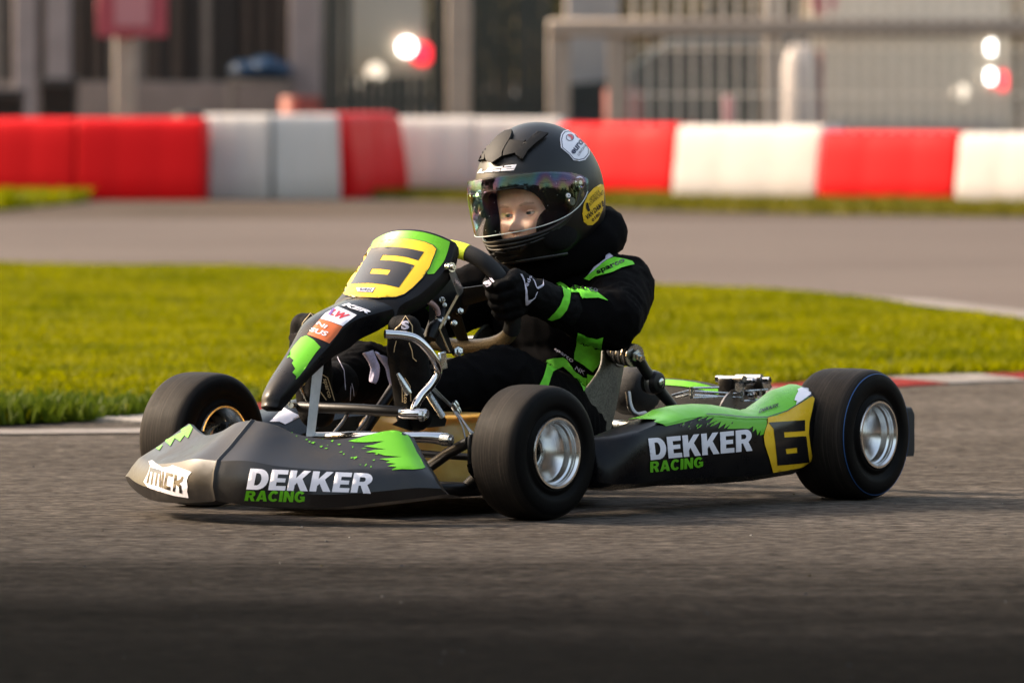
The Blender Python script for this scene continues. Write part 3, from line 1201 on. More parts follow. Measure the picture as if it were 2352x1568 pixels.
def barrier_mesh(col):
    """one plastic barrier block 1 m long: tapered sides, rounded top, end lug and moulded grooves"""
    bm = bmesh.new()
    prof = [(-0.22, 0.0), (-0.235, 0.02), (-0.225, 0.16), (-0.19, 0.34), (-0.175, 0.44), (-0.15, 0.485), (-0.10, 0.50), (0.10, 0.50), (0.15, 0.485), (0.175, 0.44), (0.19, 0.34), (0.225, 0.16), (0.235, 0.02), (0.22, 0.0)]
    xs = [-0.495, -0.485, -0.46, -0.20, -0.185, -0.165, -0.15, 0.15, 0.165, 0.185, 0.20, 0.46, 0.485, 0.495]
    sc = [0.97, 0.99, 1.0, 1.0, 0.995, 0.995, 1.0, 1.0, 0.995, 0.995, 1.0, 1.0, 0.99, 0.97]
    rows = []
    for x_, s in zip(xs, sc):
        rows.append([bm.verts.new((x_, y_ * s, z_ * (0.985 + 0.015 * s) if z_ > 0.3 else z_)) for y_, z_ in prof])
    for i in range(len(rows) - 1):
        for j in range(len(prof) - 1):
            bm.faces.new((rows[i][j], rows[i][j + 1], rows[i + 1][j + 1], rows[i + 1][j]))
    bm.faces.new(rows[0])
    bm.faces.new(rows[-1][::-1])
    bmesh.ops.recalc_face_normals(bm, faces=bm.faces)
    me = bpy.data.meshes.new('barrier_block')
    bm.to_mesh(me)
    bm.free()
    me.materials.append(M[col])
    me.polygons.foreach_set('use_smooth', [True] * len(me.polygons))
    return me


BAR = {'r': barrier_mesh('barrier_red'), 'w': barrier_mesh('barrier_white')}


def barrier(col, u0, d0, u1, d1, h, label):
    a = Vector((bx(u0, d0), d0, 0))
    b_ = Vector((bx(u1, d1), d1, 0))
    o = bpy.data.objects.new('barrier_block', BAR[col])
    COL.objects.link(o)
    nn = (b_ - a).normalized()
    o.location = (a + b_) / 2 + Vector((-nn.y, nn.x, 0)) * 0.11
    o.location.z = -0.012
    o.rotation_euler = (0, 0, math.atan2(b_.y - a.y, b_.x - a.x))
    o.scale = ((b_ - a).length / 0.995, 1.0, h / 0.5)
    tag(o, label, 'barrier', 'plastic barrier blocks along the far side of the track')
    return o


barrier('r', -130, 54.2, 178, 54.0, 0.585, 'red barrier block at the left end of the row, behind the grass patch')
barrier('r', 180, 54.0, 469, 53.9, 0.585, 'long red barrier block beside the wide grey-white block')
barrier('w', 470, 54.3, 622, 54.25, 0.61, 'grey-white barrier block next to the long red block, left half of a white pair')
barrier('w', 623, 54.3, 776, 54.4, 0.61, 'grey-white barrier block next to the narrow red block, right half of a white pair')
barrier('r', 778, 54.8, 842, 55.9, 0.61, 'narrow red barrier block turned edge-on beside the grey-white pair')
barrier('r', 843, 55.95, 903, 57.1, 0.61, 'narrow red barrier block turned edge-on beside the cream block')
barrier('w', 905, 57.4, 1095, 57.3, 0.575, 'cream-white barrier block just to the left of the driver\'s helmet')
barrier('w', 1097, 57.3, 1290, 57.2, 0.57, 'white barrier block mostly hidden behind the driver\'s helmet')
barrier('r', 1292, 56.2, 1563, 55.5, 0.535, 'red barrier block coming out from behind the helmet')
barrier('w', 1566, 54.0, 1896, 53.3, 0.535, 'bright white barrier block between the two bright red ones')
barrier('r', 1899, 53.2, 2209, 52.6, 0.495, 'bright red barrier block between the two bright white ones')
barrier('w', 2214, 51.8, 2520, 51.2, 0.495, 'bright white barrier block cut off by the right edge')

# ------------------------------------------------------------------ things behind the barriers


def bbox_at(name, u0, u1, v0, v1, d, depth, mat, parent, zb=None, bev=0.01, base=(0, 0, 0)):
    """a box of real depth whose front stands d metres away"""
    x0, x1 = bx(u0, d), bx(u1, d)
    z1 = bz(v0, d)
    z0 = bz(v1, d) if zb is None else zb
    return box(name, Vector(((x0 + x1) / 2, d + depth / 2, (z0 + z1) / 2)) - Vector(base), (x1 - x0, depth, z1 - z0), mat, parent, None, bev, 1)


# wooden hut with upright boards
hx0, hx1, hd = bx(-260, 64.5), bx(742, 64.5), 64.5
hut = empty('wooden_hut', ((hx0 + hx1) / 2, hd, 0))
hb = hut.location
box('wall', Vector(((hx0 + hx1) / 2, hd + 1.6, 1.4)) - hb, (hx1 - hx0, 3.0, 2.8), 'board_dark', hut, None, 0.01, 1)
box('roof', Vector(((hx0 + hx1) / 2, hd + 1.6, 2.9)) - hb, (hx1 - hx0 + 0.5, 3.7, 0.16), 'board_grey', hut, None, 0.02, 1)
x_, i = hx0 + 0.02, 0
while x_ < hx1 - 0.05:
    w_ = 0.075 + 0.035 * random.random()
    mt = random.choice(['board_brown', 'board_brown', 'board_dark', 'board_grey', 'board_brown'])
    box('board', Vector((x_ + w_ / 2, hd + 0.06 + 0.012 * random.random(), 1.62)) - hb, (w_ - 0.006, 0.05, 2.2), mt, hut, None, 0.004, 1)
    x_ += w_ + random.choice([0.004, 0.02, 0.05])
bbox_at('plinth', -200, 660, 188, 400, hd - 0.12, 0.15, 'pale_render', hut, zb=-0.01, base=hb)
tag(hut, 'dark wooden hut of upright boards on a pale plinth behind the left barriers', 'hut')
col_ = bbox_at('rendered_column', 664, 736, -160, 400, 63.6, 0.3, 'lilac_render', None, zb=-0.012)
tag(col_, 'pale lilac-grey column at the right corner of the wooden hut', 'column')
for (u0, u1, lab) in ((30, 84, 'pale post nearest the left edge, in front of the hut'), (104, 160, 'pale post second from the left edge, in front of the hut')):
    o = bbox_at('pale_post', u0, u1, -160, 400, 63.2, 0.2, 'lilac_render', None, zb=-0.012)
    tag(o, lab, 'post', 'pale posts in front of the hut')


def wheelie_bin(u0, u1, v0, d, label):
    x0, x1, z1 = bx(u0, d), bx(u1, d), bz(v0, d)
    o = empty('waste_bin', ((x0 + x1) / 2, d, 0))
    w_ = (x1 - x0)
    secs = []
    for z_, s in ((-0.01, 0.82), (0.05, 0.86), (z1 - 0.10, 1.0), (z1 - 0.08, 1.06)):
        secs.append([(sx * w_ / 2 * s, sy * 0.24 * s, z_) for sx, sy in ((-1, -1), (1, -1), (1, 1), (-1, 1))])
    loft('body', secs, 'bin_black', o, True)
    box('lid', (0, 0, z1 - 0.05), (w_ * 1.1, 0.54, 0.05), 'bin_black', o, None, 0.015, 2)
    return tag(o, label, 'bin', 'black bins behind the left barriers')


wheelie_bin(-30, 52, 198, 61.5, 'black bin at the left edge, cut off by the picture')
wheelie_bin(96, 176, 172, 61.5, 'taller black bin between the pale posts and the sign post')

sg = empty('warning_sign', (bx(289, 60.5), 60.5, 0))
bbox_at('post', 262, 312, 40, 400, 60.5, 0.06, 'pale_post', sg, zb=-0.012, base=sg.location)
bbox_at('board', 222, 384, -60, 86, 60.44, 0.03, 'sign_red', sg, base=sg.location)
bbox_at('panel', 262, 345, -40, 62, 60.425, 0.012, 'sign_pink', sg, base=sg.location)
tag(sg, 'red and pink sign board on a pale post behind the long red barrier', 'sign')

# blue tarpaulin bundle on a table-like rack, orange container, tyres
rk = empty('storage_rack', (bx(595, 63.4), 63.4, 0))
rx0, rx1, rz = bx(525, 63.4), bx(668, 63.4), bz(184, 63.4)
box('shelf', Vector(((rx0 + rx1) / 2, 63.55, rz - 0.02)) - rk.location, (rx1 - rx0, 0.5, 0.04), 'board_grey', rk, None, 0.006, 1)
for xx in (rx0 + 0.03, rx1 - 0.03):
    for yy in (63.33, 63.77):
        box('leg', Vector((xx, yy, rz / 2 - 0.03)) - rk.location, (0.04, 0.04, rz - 0.02), 'board_grey', rk, None, 0.004, 1)
tag(rk, 'low grey rack carrying the blue bundle in front of the hut', 'rack')
bd = blob('tarpaulin_bundle', [ellipsoid_data((bx(560, 63.5), 63.5, rz + 0.08), (0.13, 0.18, 0.085)), ellipsoid_data((bx(610, 63.5), 63.5, rz + 0.10), (0.17, 0.19, 0.10)), ellipsoid_data((bx(645, 63.5), 63.5, rz + 0.075), (0.10, 0.17, 0.078))], 'tarp_blue', None, 0.02, 3)
tag(bd, 'blue tarpaulin bundle lying on the rack before the hut', 'tarpaulin')
ob = lathe('fuel_drum', [(0.001, 0), (0.16, 0), (0.165, 0.02), (0.165, 0.22), (0.172, 0.23), (0.165, 0.24), (0.165, 0.44), (0.172, 0.45), (0.165, 0.46), (0.165, 0.70), (0.155, 0.72), (0.001, 0.715)], 'cone_orange', None, 24, (bx(690, 61.6), 61.6, -0.012), (0, 0, 1))
tag(ob, 'orange drum just behind the grey-white barrier pair', 'drum')
ty = empty('tyre_stack', (bx(440, 61.0), 61.0, 0))
for q in range(4):
    prof = [(0.09, 0.01), (0.15, 0.0), (0.17, 0.03), (0.172, 0.09), (0.16, 0.14), (0.10, 0.148), (0.09, 0.12)]
    lathe('tyre', prof, 'bin_black', ty, 24, (0.01 * (q % 2), 0, -0.012 + 0.15 * q), (0, 0, 1))
tag(ty, 'stack of black tyres behind the red barrier in front of the hut', 'tyre stack')


def van(name, u0, u1, d, yaw, paint, roof, label, lamps):
    """van seen from behind: body, glass, lamps, wheels"""
    w_ = 1.72
    x0, x1 = bx(u0, d), bx(u1, d)
    r_ = empty(name, ((x1 - w_ / 2), d, 0), yaw)
    L_ = 4.2
    prof = [(0.0, 0.34), (0.02, 0.55), (0.0, 0.95), (0.06, 1.45), (0.14, roof - 0.06), (0.30, roof), (L_ - 1.5, roof), (L_ - 0.85, 1.08), (L_ - 0.12, 0.92), (L_, 0.72), (L_, 0.38), (L_ - 0.05, 0.28), (0.05, 0.28)]
    secs = []
    for yy, s, dz in ((-0.86, 0.0, 0.02), (-0.84, 0.0, 0.0), (-0.78, 1.0, 0.0), (0.78, 1.0, 0.0), (0.84, 0.0, 0.0), (0.86, 0.0, 0.02)):
        secs.append([(yy * (1.0 - (0.10 * max(0, (z_ - 0.95)) if z_ > 0.95 else 0)), a_ + (0.02 if abs(yy) > 0.8 else 0), z_) for a_, z_ in prof])
    loft('body', secs, paint, r_, True)
    box('rear_window', (0, 0.058, 1.20), (1.25, 0.03, 0.40), 'car_glass', r_, Matrix.Rotation(R(-6), 3, 'X'), 0.01, 1)
    box('bumper', (0, -0.03, 0.42), (1.62, 0.10, 0.18), 'grey_plastic', r_, None, 0.03, 2)
    for sx in (-1, 1):
        for yy in (0.75, 3.35):
            wm = lathe('wheel', [(0.001, -0.09), (0.18, -0.09), (0.29, -0.085), (0.305, -0.05), (0.305, 0.05), (0.29, 0.085), (0.18, 0.09), (0.001, 0.08)], 'bin_black', r_, 28, (sx * 0.80, yy, 0.293), (1, 0, 0))
            lathe('rim', [(0.001, 0.098), (0.10, 0.10), (0.17, 0.096), (0.18, 0.088)], 'galvanised', wm, 24, (sx * 0.80, yy, 0.293), (sx, 0, 0))
        box('side_window', (sx * 0.835, 1.6, 1.2), (0.02, 1.7, 0.40), 'car_glass', r_, Matrix.Rotation(R(-5 * sx), 3, 'Y'), 0.005, 1)
    for (uu, vv, rr, mm, nm) in lamps:
        # lamps sit on the rear face of the body
        q = r_.matrix_basis.inverted() @ Vector((bx(uu, d - 0.02), d - 0.02, bz(vv, d)))
        pj = 0.03 if mm == 'white_glint' else 0.0
        lathe(nm, [(0.001, 0.02 + pj), (rr * 0.6, 0.018 + pj), (rr, 0.006 + pj), (rr, -0.03)], mm, r_, 24, (q.x, -0.012, q.z), (0, -1, 0))
    return tag(r_, label, 'van')


bpy.context.view_layer.update()
van('parked_van', 1850, 2322, 65.5, R(0), 'cream_paint', 2.0, 'cream van with bright lamp glints parked behind the wire fence at the right', [(2279, 110, 0.055, 'white_glint', 'lamp_glint'), (2275, 176, 0.055, 'white_glint', 'lamp_glint'), (2299, 186, 0.085, 'lamp_red', 'tail_lamp'), (2207, 212, 0.07, 'reflector_glow', 'reflector')])
van('parked_van', 640, 984, 69.0, R(0), 'cream_paint', 2.0, 'cream van with a red tail lamp seen between the hut column and the dark fence', [(934, 108, 0.075, 'white_glint', 'lamp_glint'), (969, 124, 0.10, 'lamp_red', 'tail_lamp'), (862, 166, 0.085, 'reflector_glow', 'reflector'), (815, 190, 0.06, 'reflector_glow', 'reflector')])

# dark upright-bar fence
df = empty('dark_fence', (bx(1000, 62.0), 62.0, 0))
u_ = 742
while u_ < 1256:
    if u_ < 794 or u_ > 985:
        w_, top = 19, -120
    else:
        w_, top = 17, 178
    bbox_at('slat', u_, u_ + w_, top + random.randint(-6, 6), 420, 62.0, 0.03, 'dark_green_metal', df, zb=-0.012, base=df.location, bev=0.003)
    u_ += w_ + random.choice([1, 2, 3, 6])
bbox_at('rail', 742, 1256, 226, 240, 62.03, 0.03, 'dark_green_metal', df, base=df.location, bev=0.003)
tag(df, 'dark fence of close upright slats beside the hut column', 'fence')
o = bbox_at('brown_post', 1026, 1082, -160, 420, 61.5, 0.15, 'pale_post', None, zb=-0.012)
tag(o, 'brown-grey post standing before the dark slat fence', 'post')

# wire fence with a tube frame at the right
wf = empty('wire_fence', (bx(1800, 61.0), 61.0, 0))
for (u0, u1) in ((1258, 1310), (1396, 1440), (2440, 2485)):
    bbox_at('post', u0, u1, 46 if u0 < 1300 else 60, 420, 61.0, 0.12, 'pale_post', wf, zb=-0.012, base=wf.location)
bbox_at('rail', 1258, 2500, 44, 84, 60.96, 0.09, 'pale_post', wf, base=wf.location, bev=0.02)
u_ = 1452
while u_ < 2430:
    bbox_at('bar', u_, u_ + (12 if u_ > 1880 else 7), -60, 420, 61.05, 0.02, 'galvanised', wf, zb=-0.012, base=wf.location, bev=0.002)
    u_ += 30 if u_ > 1880 else 34
for v_ in (110, 216):
    bbox_at('wire', 1440, 2450, v_, v_ + 4, 61.08, 0.012, 'galvanised', wf, base=wf.location, bev=0.001)
tag(wf, 'wire fence with pale tube frame and upright bars behind the right barriers', 'fence')
o = bbox_at('wooden_post', 1753, 1802, -160, 420, 64.5, 0.2, 'pale_post', None, zb=-0.012)
tag(o, 'brown wooden post behind the wire fence before the olive hedge', 'post')
o = bbox_at('white_cabinet', 1300, 1424, -200, 44, 68.5, 0.9, 'cover_white', None, zb=-0.012)
tag(o, 'white cabinet rising above the fence rail beside the dark fence', 'cabinet')
rs = empty('round_sign', (bx(1890, 63.5), 63.5, 0))
lathe('disc', [(0.001, 0.0), (0.12, 0.0), (0.125, 0.01), (0.12, 0.02), (0.001, 0.02)], 'sign_red', rs, 28, Vector((0, -0.05, bz(2, 63.5))), (0, 1, 0))
tube('pole', [(0, 0, -0.012), (0, 0, bz(-25, 63.5))], 0.018, 'pale_post', rs, 10)
tag(rs, 'small red round sign above the fence rail left of the cream van', 'sign')


def crate_cover(u0, u1, v0, d):
    x0, x1, z1 = bx(u0, d), bx(u1, d), bz(v0, d)
    r_ = empty('covered_stack', ((x0 + x1) / 2, d, 0))
    w_ = x1 - x0
    secs = []
    for z_, s in ((-0.01, 1.05), (z1 * 0.5, 1.0), (z1 * 0.85, 0.92), (z1 * 0.97, 0.70), (z1, 0.4)):
        secs.append([(w_ / 2 * s * (1 if c > 0 else -1) * abs(c) ** 0.5, 0.3 * s * (1 if s_ > 0 else -1) * abs(s_) ** 0.5, z_) for c, s_ in ((math.cos(a_), math.sin(a_)) for a_ in np.linspace(0, 2 * math.pi, 17)[:-1])])
    loft('cover', secs, 'cover_white', r_, True)
    box('flap', (w_ * 0.52, -0.05, z1 * 0.55), (0.03, 0.34, z1 * 0.8), 'cone_orange', r_, None, 0.008, 1)
    return tag(r_, 'white covered stack with an orange flap behind the wire fence', 'cover')


crate_cover(1796, 1882, 102, 63.2)
tc_ = empty('parked_car', (bx(1655, 67.0), 67.0, 0))
prof = [(-1.9, 0.30), (-1.95, 0.62), (-1.75, 0.78), (-0.95, 0.84), (-0.45, 1.20), (0.85, 1.22), (1.45, 0.90), (1.9, 0.84), (1.95, 0.55), (1.9, 0.30)]
secs = [[(a_ * s, yy, z_ if z_ < 0.9 else z_ - dz) for a_, z_ in prof] for yy, s, dz in ((-0.02, 0.985, 0.03), (0.06, 1.0, 0.0), (1.50, 1.0, 0.0), (1.58, 0.985, 0.03))]
loft('body', secs, 'teal_paint', tc_, True)
for a0, a1 in ((-0.55, 0.12), (0.18, 0.95)):
    box('window', ((a0 + a1) / 2, -0.024, 1.03), (a1 - a0, 0.02, 0.22), 'car_glass', tc_, None, 0.005, 1)
for a0 in (-1.25, 1.25):
    wm = lathe('wheel', [(0.001, -0.08), (0.19, -0.08), (0.285, -0.075), (0.295, -0.04), (0.295, 0.06), (0.001, 0.06)], 'bin_black', tc_, 28, (a0, 0.02, 0.284), (0, 1, 0))
    lathe('rim', [(0.001, -0.09), (0.12, -0.092), (0.18, -0.08)], 'galvanised', wm, 24, (a0, 0.02, 0.284), (0, 1, 0))
tag(tc_, 'dark teal car parked behind the wire fence before the olive hedge', 'car')
ob = lathe('red_barrel', [(0.001, 0), (0.15, 0), (0.155, 0.3), (0.162, 0.31), (0.155, 0.32), (0.155, 0.76), (0.14, 0.78), (0.001, 0.775)], 'barrel_red', None, 24, (bx(1430, 63), 63, -0.012), (0, 0, 1))
tag(ob, 'dull red barrel behind the fence frame posts', 'barrel')
ob = lathe('traffic_post', [(0.001, 0), (0.11, 0), (0.11, 0.03), (0.05, 0.05), (0.045, 0.68), (0.03, 0.72), (0.001, 0.725)], 'sign_pink', None, 20, (bx(1672, 62.4), 62.4, -0.012), (0, 0, 1))
tag(ob, 'pinkish plastic post behind the wire fence in front of the dark car', 'post')


def foliage(cx, cy, z0, sx, sy, sz, n_, size, seed):
    """leaf clumps spread unevenly through a volume"""
    rg = np.random.default_rng(seed)
    cl = rg.normal(0, 1, (max(6, n_ // 90), 3))
    cl /= np.maximum(1, np.linalg.norm(cl, axis=1)[:, None] * 0.8)
    pick = rg.integers(0, len(cl), n_)
    P = cl[pick] * 0.85 + rg.normal(0, 0.17, (n_, 3))
    P = P * np.array([sx, sy, sz]) + np.array([cx, cy, z0 + sz])
    P[:, 2] = np.maximum(P[:, 2], 0.03)
    A = rg.normal(0, 1, (n_, 3))
    A /= np.linalg.norm(A, axis=1)[:, None]
    B = np.cross(A, rg.normal(0, 1, (n_, 3)))
    B /= np.linalg.norm(B, axis=1)[:, None]
    s = size * rg.uniform(0.6, 1.3, (n_, 1))
    q = np.stack([P - A * s, P + B * s * 0.55, P + A * s, P - B * s * 0.55], 1)
    fs = [tuple(range(4 * i, 4 * i + 4)) for i in range(n_)]
    return [tuple(v) for v in q.reshape(-1, 3)], fs


def hedge(name, x0, x1, d, h, mat, label, seed, n_=5000):
    r_ = empty(name, ((x0 + x1) / 2, d, 0))
    V_, F_ = foliage(0, 0, -0.05, (x1 - x0) / 2, 0.6, h / 2, n_, 0.07, seed)
    mesh_obj('foliage', V_, F_, mat, r_, False)
    mb = MB()
    rg = random.Random(seed)
    for k_ in range(9):
        xx = (x1 - x0) * (k_ / 8 - 0.5) * 0.9
        mb.add(tube_data([(xx, 0, -0.02), (xx + rg.uniform(-.1, .1), rg.uniform(-.1, .1), h * 0.4), (xx + rg.uniform(-.25, .25), rg.uniform(-.2, .2), h * 0.8)], [0.03, 0.02, 0.008], 6))
    mb.obj('stems', 'bark', r_)
    return tag(r_, label, 'hedge')


hedge('clipped_hedge', bx(1420, 76), bx(1860, 76), 76.0, 2.6, 'leaf_olive', 'olive-brown hedge behind the wire fence and the dark car', 3, 6000)
hedge('clipped_hedge', bx(700, 84), bx(1460, 84), 84.0, 3.0, 'leaf_dark', 'dark hedge behind the cream van in the gap of the dark fence', 4, 6000)
hedge('clipped_hedge', bx(1840, 82), bx(2520, 82), 82.0, 3.0, 'leaf_olive', 'olive hedge behind the cream van at the right', 5, 6000)




def added_shade_trees(name, spots, seed, mat, n_=900, size=0.34):
    """unseen trees added to block sun and sky light, trunks and crowns as one mass"""
    rg = random.Random(seed)
    V_, F_ = [], []
    mb = MB()
    for i, (x_, y_, h, cr) in enumerate(spots):
        v, f = foliage(x_, y_, h * 0.16, cr, cr, h * 0.42, n_, size, seed + i)
        o = len(V_)
        V_ += v
        F_ += [tuple(k + o for k in q) for q in f]
        mb.add(tube_data([(x_, y_, -0.1), (x_ + rg.uniform(-.2, .2), y_, h * .4), (x_ + rg.uniform(-.4, .4), y_ + rg.uniform(-.3, .3), h * .8)], [0.2, 0.14, 0.04], 7))
    o = len(V_)
    nf = len(F_)
    V_ += [tuple(v) for v in mb.v]
    F_ += [tuple(k + o for k in q) for q in mb.f]
    ob_ = mesh_obj(name, V_, F_, mat, None, False, [mat, 'bark'], [0] * nf + [1] * len(mb.f))
    return tag(ob_, kind='stuff')


rg = random.Random(31)
sp_ = []
for k_ in range(44):          # unseen belt behind the photographer, added to cut sky fill
    sp_.append((-34 + k_ * 1.75 + rg.uniform(-.6, .6), -8.5 + rg.uniform(-2.5, 2.0), rg.uniform(5, 6.5), rg.uniform(1.9, 2.7)))
for k_ in range(18):          # along the right-hand side
    sp_.append((30 + rg.uniform(-1.5, 2), -6 + k_ * 3.4, rg.uniform(5, 7), rg.uniform(1.8, 2.5)))
added_shade_trees('added_shade_trees', sp_, 40, 'leaf_dark', 1100)
# unseen tall trees added well to the left to shade the foreground from the sun
sp_ = []
for k_ in range(15):
    sp_.append((-20 + rg.uniform(-1.2, 1.2) - 2.0 * (k_ % 2), 6.6 + 0.80 * k_ + rg.uniform(-.2, .2), rg.uniform(21, 24), 1.4))
added_shade_trees('added_shade_trees', sp_, 140, 'leaf_dark', 1500, 0.30)

# rubber crumbs, grit and a few leaf scraps lying on the track
mb_v, mb_f, mb_m = [], [], []
for k_ in range(420):
    d_ = 10.4 + 8.6 * RNG.random() ** 1.3
    x_ = RNG.uniform(-1.6, 1.8)
    if d_ > 17.2 and x_ < 0:
        continue
    s_ = 0.0012 + 0.0026 * RNG.random() ** 3
    o = len(mb_v)
    a_ = RNG.uniform(0, 6.28)
    for q in range(3):
        mb_v.append((x_ + s_ * math.cos(a_ + q * 2.1) * (1 + RNG.random()), d_ + s_ * math.sin(a_ + q * 2.1), 0.0006))
    mb_v.append((x_, d_, 0.0006 + s_ * 0.9))
    mb_f += [(o, o + 1, o + 3), (o + 1, o + 2, o + 3), (o + 2, o, o + 3)]
    mb_m += [0 if RNG.random() < 0.72 else (1 if RNG.random() < 0.8 else 2)] * 3
tag(mesh_obj('track_grit', mb_v, mb_f, 'bin_black', None, False, ['bin_black', 'dirt', 'leaf_olive'], mb_m), kind='stuff')
# ------------------------------------------------------------------ the kart
kart = empty('go_kart', ORG, math.atan2(FD.y, FD.x))
tag(kart, 'black and green racing kart number 6 with a child driver on the asphalt track', 'go-kart')


def solve_y(u, v, fx, lo=0.0, hi=0.5):
    """lateral place on a surface x = fx(y) that shows at (u, v)"""
    best, by = 9, lo
    for i in range(401):
        y_ = lo + (hi - lo) * i / 400
        e = abs(K(u, v, y=y_).x - fx(y_))
        if e < best:
            best, by = e, y_
    p_ = K(u, v, y=by)
    return Vector((fx(by), by, p_.z))


# ---- front bumper: near half measured, far half mirrored
fB = lambda y: 1.421 - 0.215 * (abs(y) / 0.385) ** 1.8
fC = lambda y: 1.416 - 0.205 * (abs(y) / 0.36) ** 1.8
fT = lambda y: 1.309 - 0.132 * (abs(y) / 0.26) ** 1.8
Bp = L(Z1, [(850, 738), (1100, 752), (1400, 752), (1700, 722), (1950, 692), (2122, 668)])
Cp = L(Z1, [(850, 456), (1050, 490), (1350, 514), (1650, 516), (1890, 505), (2040, 560)])
Tp = L(Z1, [(1000, 220), (1160, 284), (1380, 320), (1600, 292), (1780, 262), (1880, 292)])
B_ = [Vector((1.421, 0, 0.043))] + [solve_y(u, v, fB) for u, v in Bp]
C_ = [Vector((1.416, 0, 0.119))] + [solve_y(u, v, fC) for u, v in Cp]
T_ = [Vector((1.309, 0, 0.192))] + [solve_y(u, v, fT, 0, 0.33) for u, v in Tp]
half = []
for b_, c, tt in zip(B_, C_, T_):
    bk = Vector((-1, 0, 0))
    under = b_ + Vector((-0.05, -0.012 * (b_.y > 0), -0.006))
    m1 = b_.lerp(c, 0.35) + Vector((0.010, 0.004 * (b_.y > 0.05), 0))
    m2 = b_.lerp(c, 0.72) + Vector((0.008, 0.003 * (b_.y > 0.05), 0))
    c2 = c + (tt - c) * 0.07
    t1 = c.lerp(tt, 0.35) + Vector((0, 0, -0.002))
    t2 = c.lerp(tt, 0.70) + Vector((0, 0, -0.001))
    t3 = tt + (tt - c).normalized() * 0.004 + Vector((-0.006, 0, -0.004))
    t4 = tt + Vector((-0.012, 0, -0.03))
    half.append([under, b_, m1, m2, c, c2, t1, t2, tt, t3, t4])
secs = []
cols = [catmull([h[j] for h in half], 6) for j in range(len(half[0]))]
for i in range(len(cols[0])):
    secs.append([c[i] for c in cols])
# moulded centre rib: the middle row stands proud of two close rows beside it
near1 = [a.lerp(b_, 0.0035 / max(1e-4, b_.y - a.y)) if b_.y > a.y else a.copy() for a, b_ in zip(secs[0], secs[1])]
near2 = [a.lerp(b_, 0.0060 / max(1e-4, b_.y - a.y)) if b_.y > a.y else a.copy() for a, b_ in zip(secs[0], secs[1])]
rise = [0, 1, 1, 1, 1, 1, 1, 1, 1, 0.4, 0]
secs[0] = [p_ + Vector((0.0030 * k_, 0, 0.0022 * k_)) for p_, k_ in zip(secs[0], rise)]
secs[1:1] = [[p_ + Vector((0.0018 * k_, 0, 0.0013 * k_)) for p_, k_ in zip(near1, rise)], near2]
mir = [[Vector((p_.x, -p_.y, p_.z)) for p_ in s] for s in secs[1:]][::-1]
front_bumper = loft('front_bumper', mir + secs, 'bumper_plastic', kart, deg=28)
BB = bvh_of([front_bumper])
# end plates give the shell its depth at the tips
for s in (secs[-1], mir[0]):
    inn = [p_ + Vector((-0.03, -0.012 if p_.y > 0 else 0.012, -0.006)) for p_ in s]
    loft('bumper_end', [s, inn], 'bumper_plastic', front_bumper, deg=60)
# graphics on the bumper
green_tip = L(Z1, [(1490, 332), (1560, 312), (1650, 285), (1730, 268), (1796, 262), (1850, 272), (1880, 308), (1900, 345), (1925, 402), (1950, 440), (1980, 500), (1960, 508)]) + \
    L(Z1, [(1900, 512), (1830, 510), (1765, 516), (1800, 496), (1740, 492), (1795, 476), (1730, 470), (1758, 458), (1690, 446), (1760, 440), (1835, 432), (1720, 424), (1660, 404), (1600, 402), (1660, 388), (1730, 384), (1640, 372), (1590, 364), (1650, 356), (1720, 332), (1600, 340), (1530, 338)])
decal('green_flash', [green_tip], BB, 'green_vinyl', front_bumper, 0.0012, 7)
rg = random.Random(5)
for k_ in range(34):   # loose flecks of the torn print edge
    zx = rg.uniform(1120, 1760)
    zy = 250 + (zx - 1120) * 0.28 + rg.uniform(-4, 130) * (0.3 + (zx - 1120) / 800)
    l_, w_ = rg.uniform(8, 38), rg.uniform(1.5, 6)
    if zy > 500:
        continue
    decal('green_fleck', [L(Z1, [(zx, zy), (zx + l_ * .5, zy - w_), (zx + l_, zy - w_ * 1.2), (zx + l_ * .6, zy + w_)])], BB, 'green_vinyl', front_bumper, 0.0012, 20)
far_tip = [(322, 1030), (345, 1008), (385, 976), (418, 955), (440, 955), (446, 975), (440, 990), (432, 1006), (424, 1000), (414, 1014), (402, 1006), (392, 1024), (380, 1014), (366, 1034), (350, 1026), (336, 1042)]
decal('green_flash', [far_tip], BB, 'green_vinyl', front_bumper, 0.0012, 7)
word_decal('lettering', 'DEKKER', quad(*L(Z1, [(868, 507), (1656, 540), (842, 638), (1632, 662)])), BB, 'white_vinyl', front_bumper)
word_decal('lettering', 'RACING', quad(*L(Z1, [(842, 645), (1220, 650), (830, 708), (1212, 718)])), BB, 'green_vinyl', front_bumper)
mpan = L(Z6, [(655, 520), (690, 600), (648, 740), (590, 850), (560, 905), (640, 1010), (850, 1085), (1150, 1172), (1420, 1215), (1392, 1080), (1402, 1000), (1384, 890), (1420, 790), (1480, 720), (1290, 655), (1110, 590), (1060, 620), (930, 640), (800, 560), (720, 500)])
decal('white_flash', [mpan], BB, 'white_vinyl', front_bumper, 0.0010, 6)
mick = [[(692, 632), (905, 690), (885, 1012), (852, 1002), (872, 764), (846, 750), (810, 990), (778, 980), (808, 745), (768, 730), (728, 970), (695, 960), (735, 720), (700, 712), (655, 945), (620, 930)],
        [(926, 696), (966, 708), (930, 1026), (892, 1014)], [(1000, 718), (1135, 758), (1125, 815), (1030, 792), (998, 978), (1086, 1005), (1075, 1064), (940, 1030)],
        [(1160, 765), (1210, 778), (1196, 888), (1268, 860), (1296, 800), (1334, 812), (1306, 898), (1250, 935), (1290, 985), (1296, 1125), (1248, 1112), (1242, 1010), (1186, 960), (1160, 1090), (1120, 1078)]]
for lp in mick:
    decal('lettering', [L(Z6, lp)], BB, 'black_vinyl', front_bumper, 0.0018, 6)

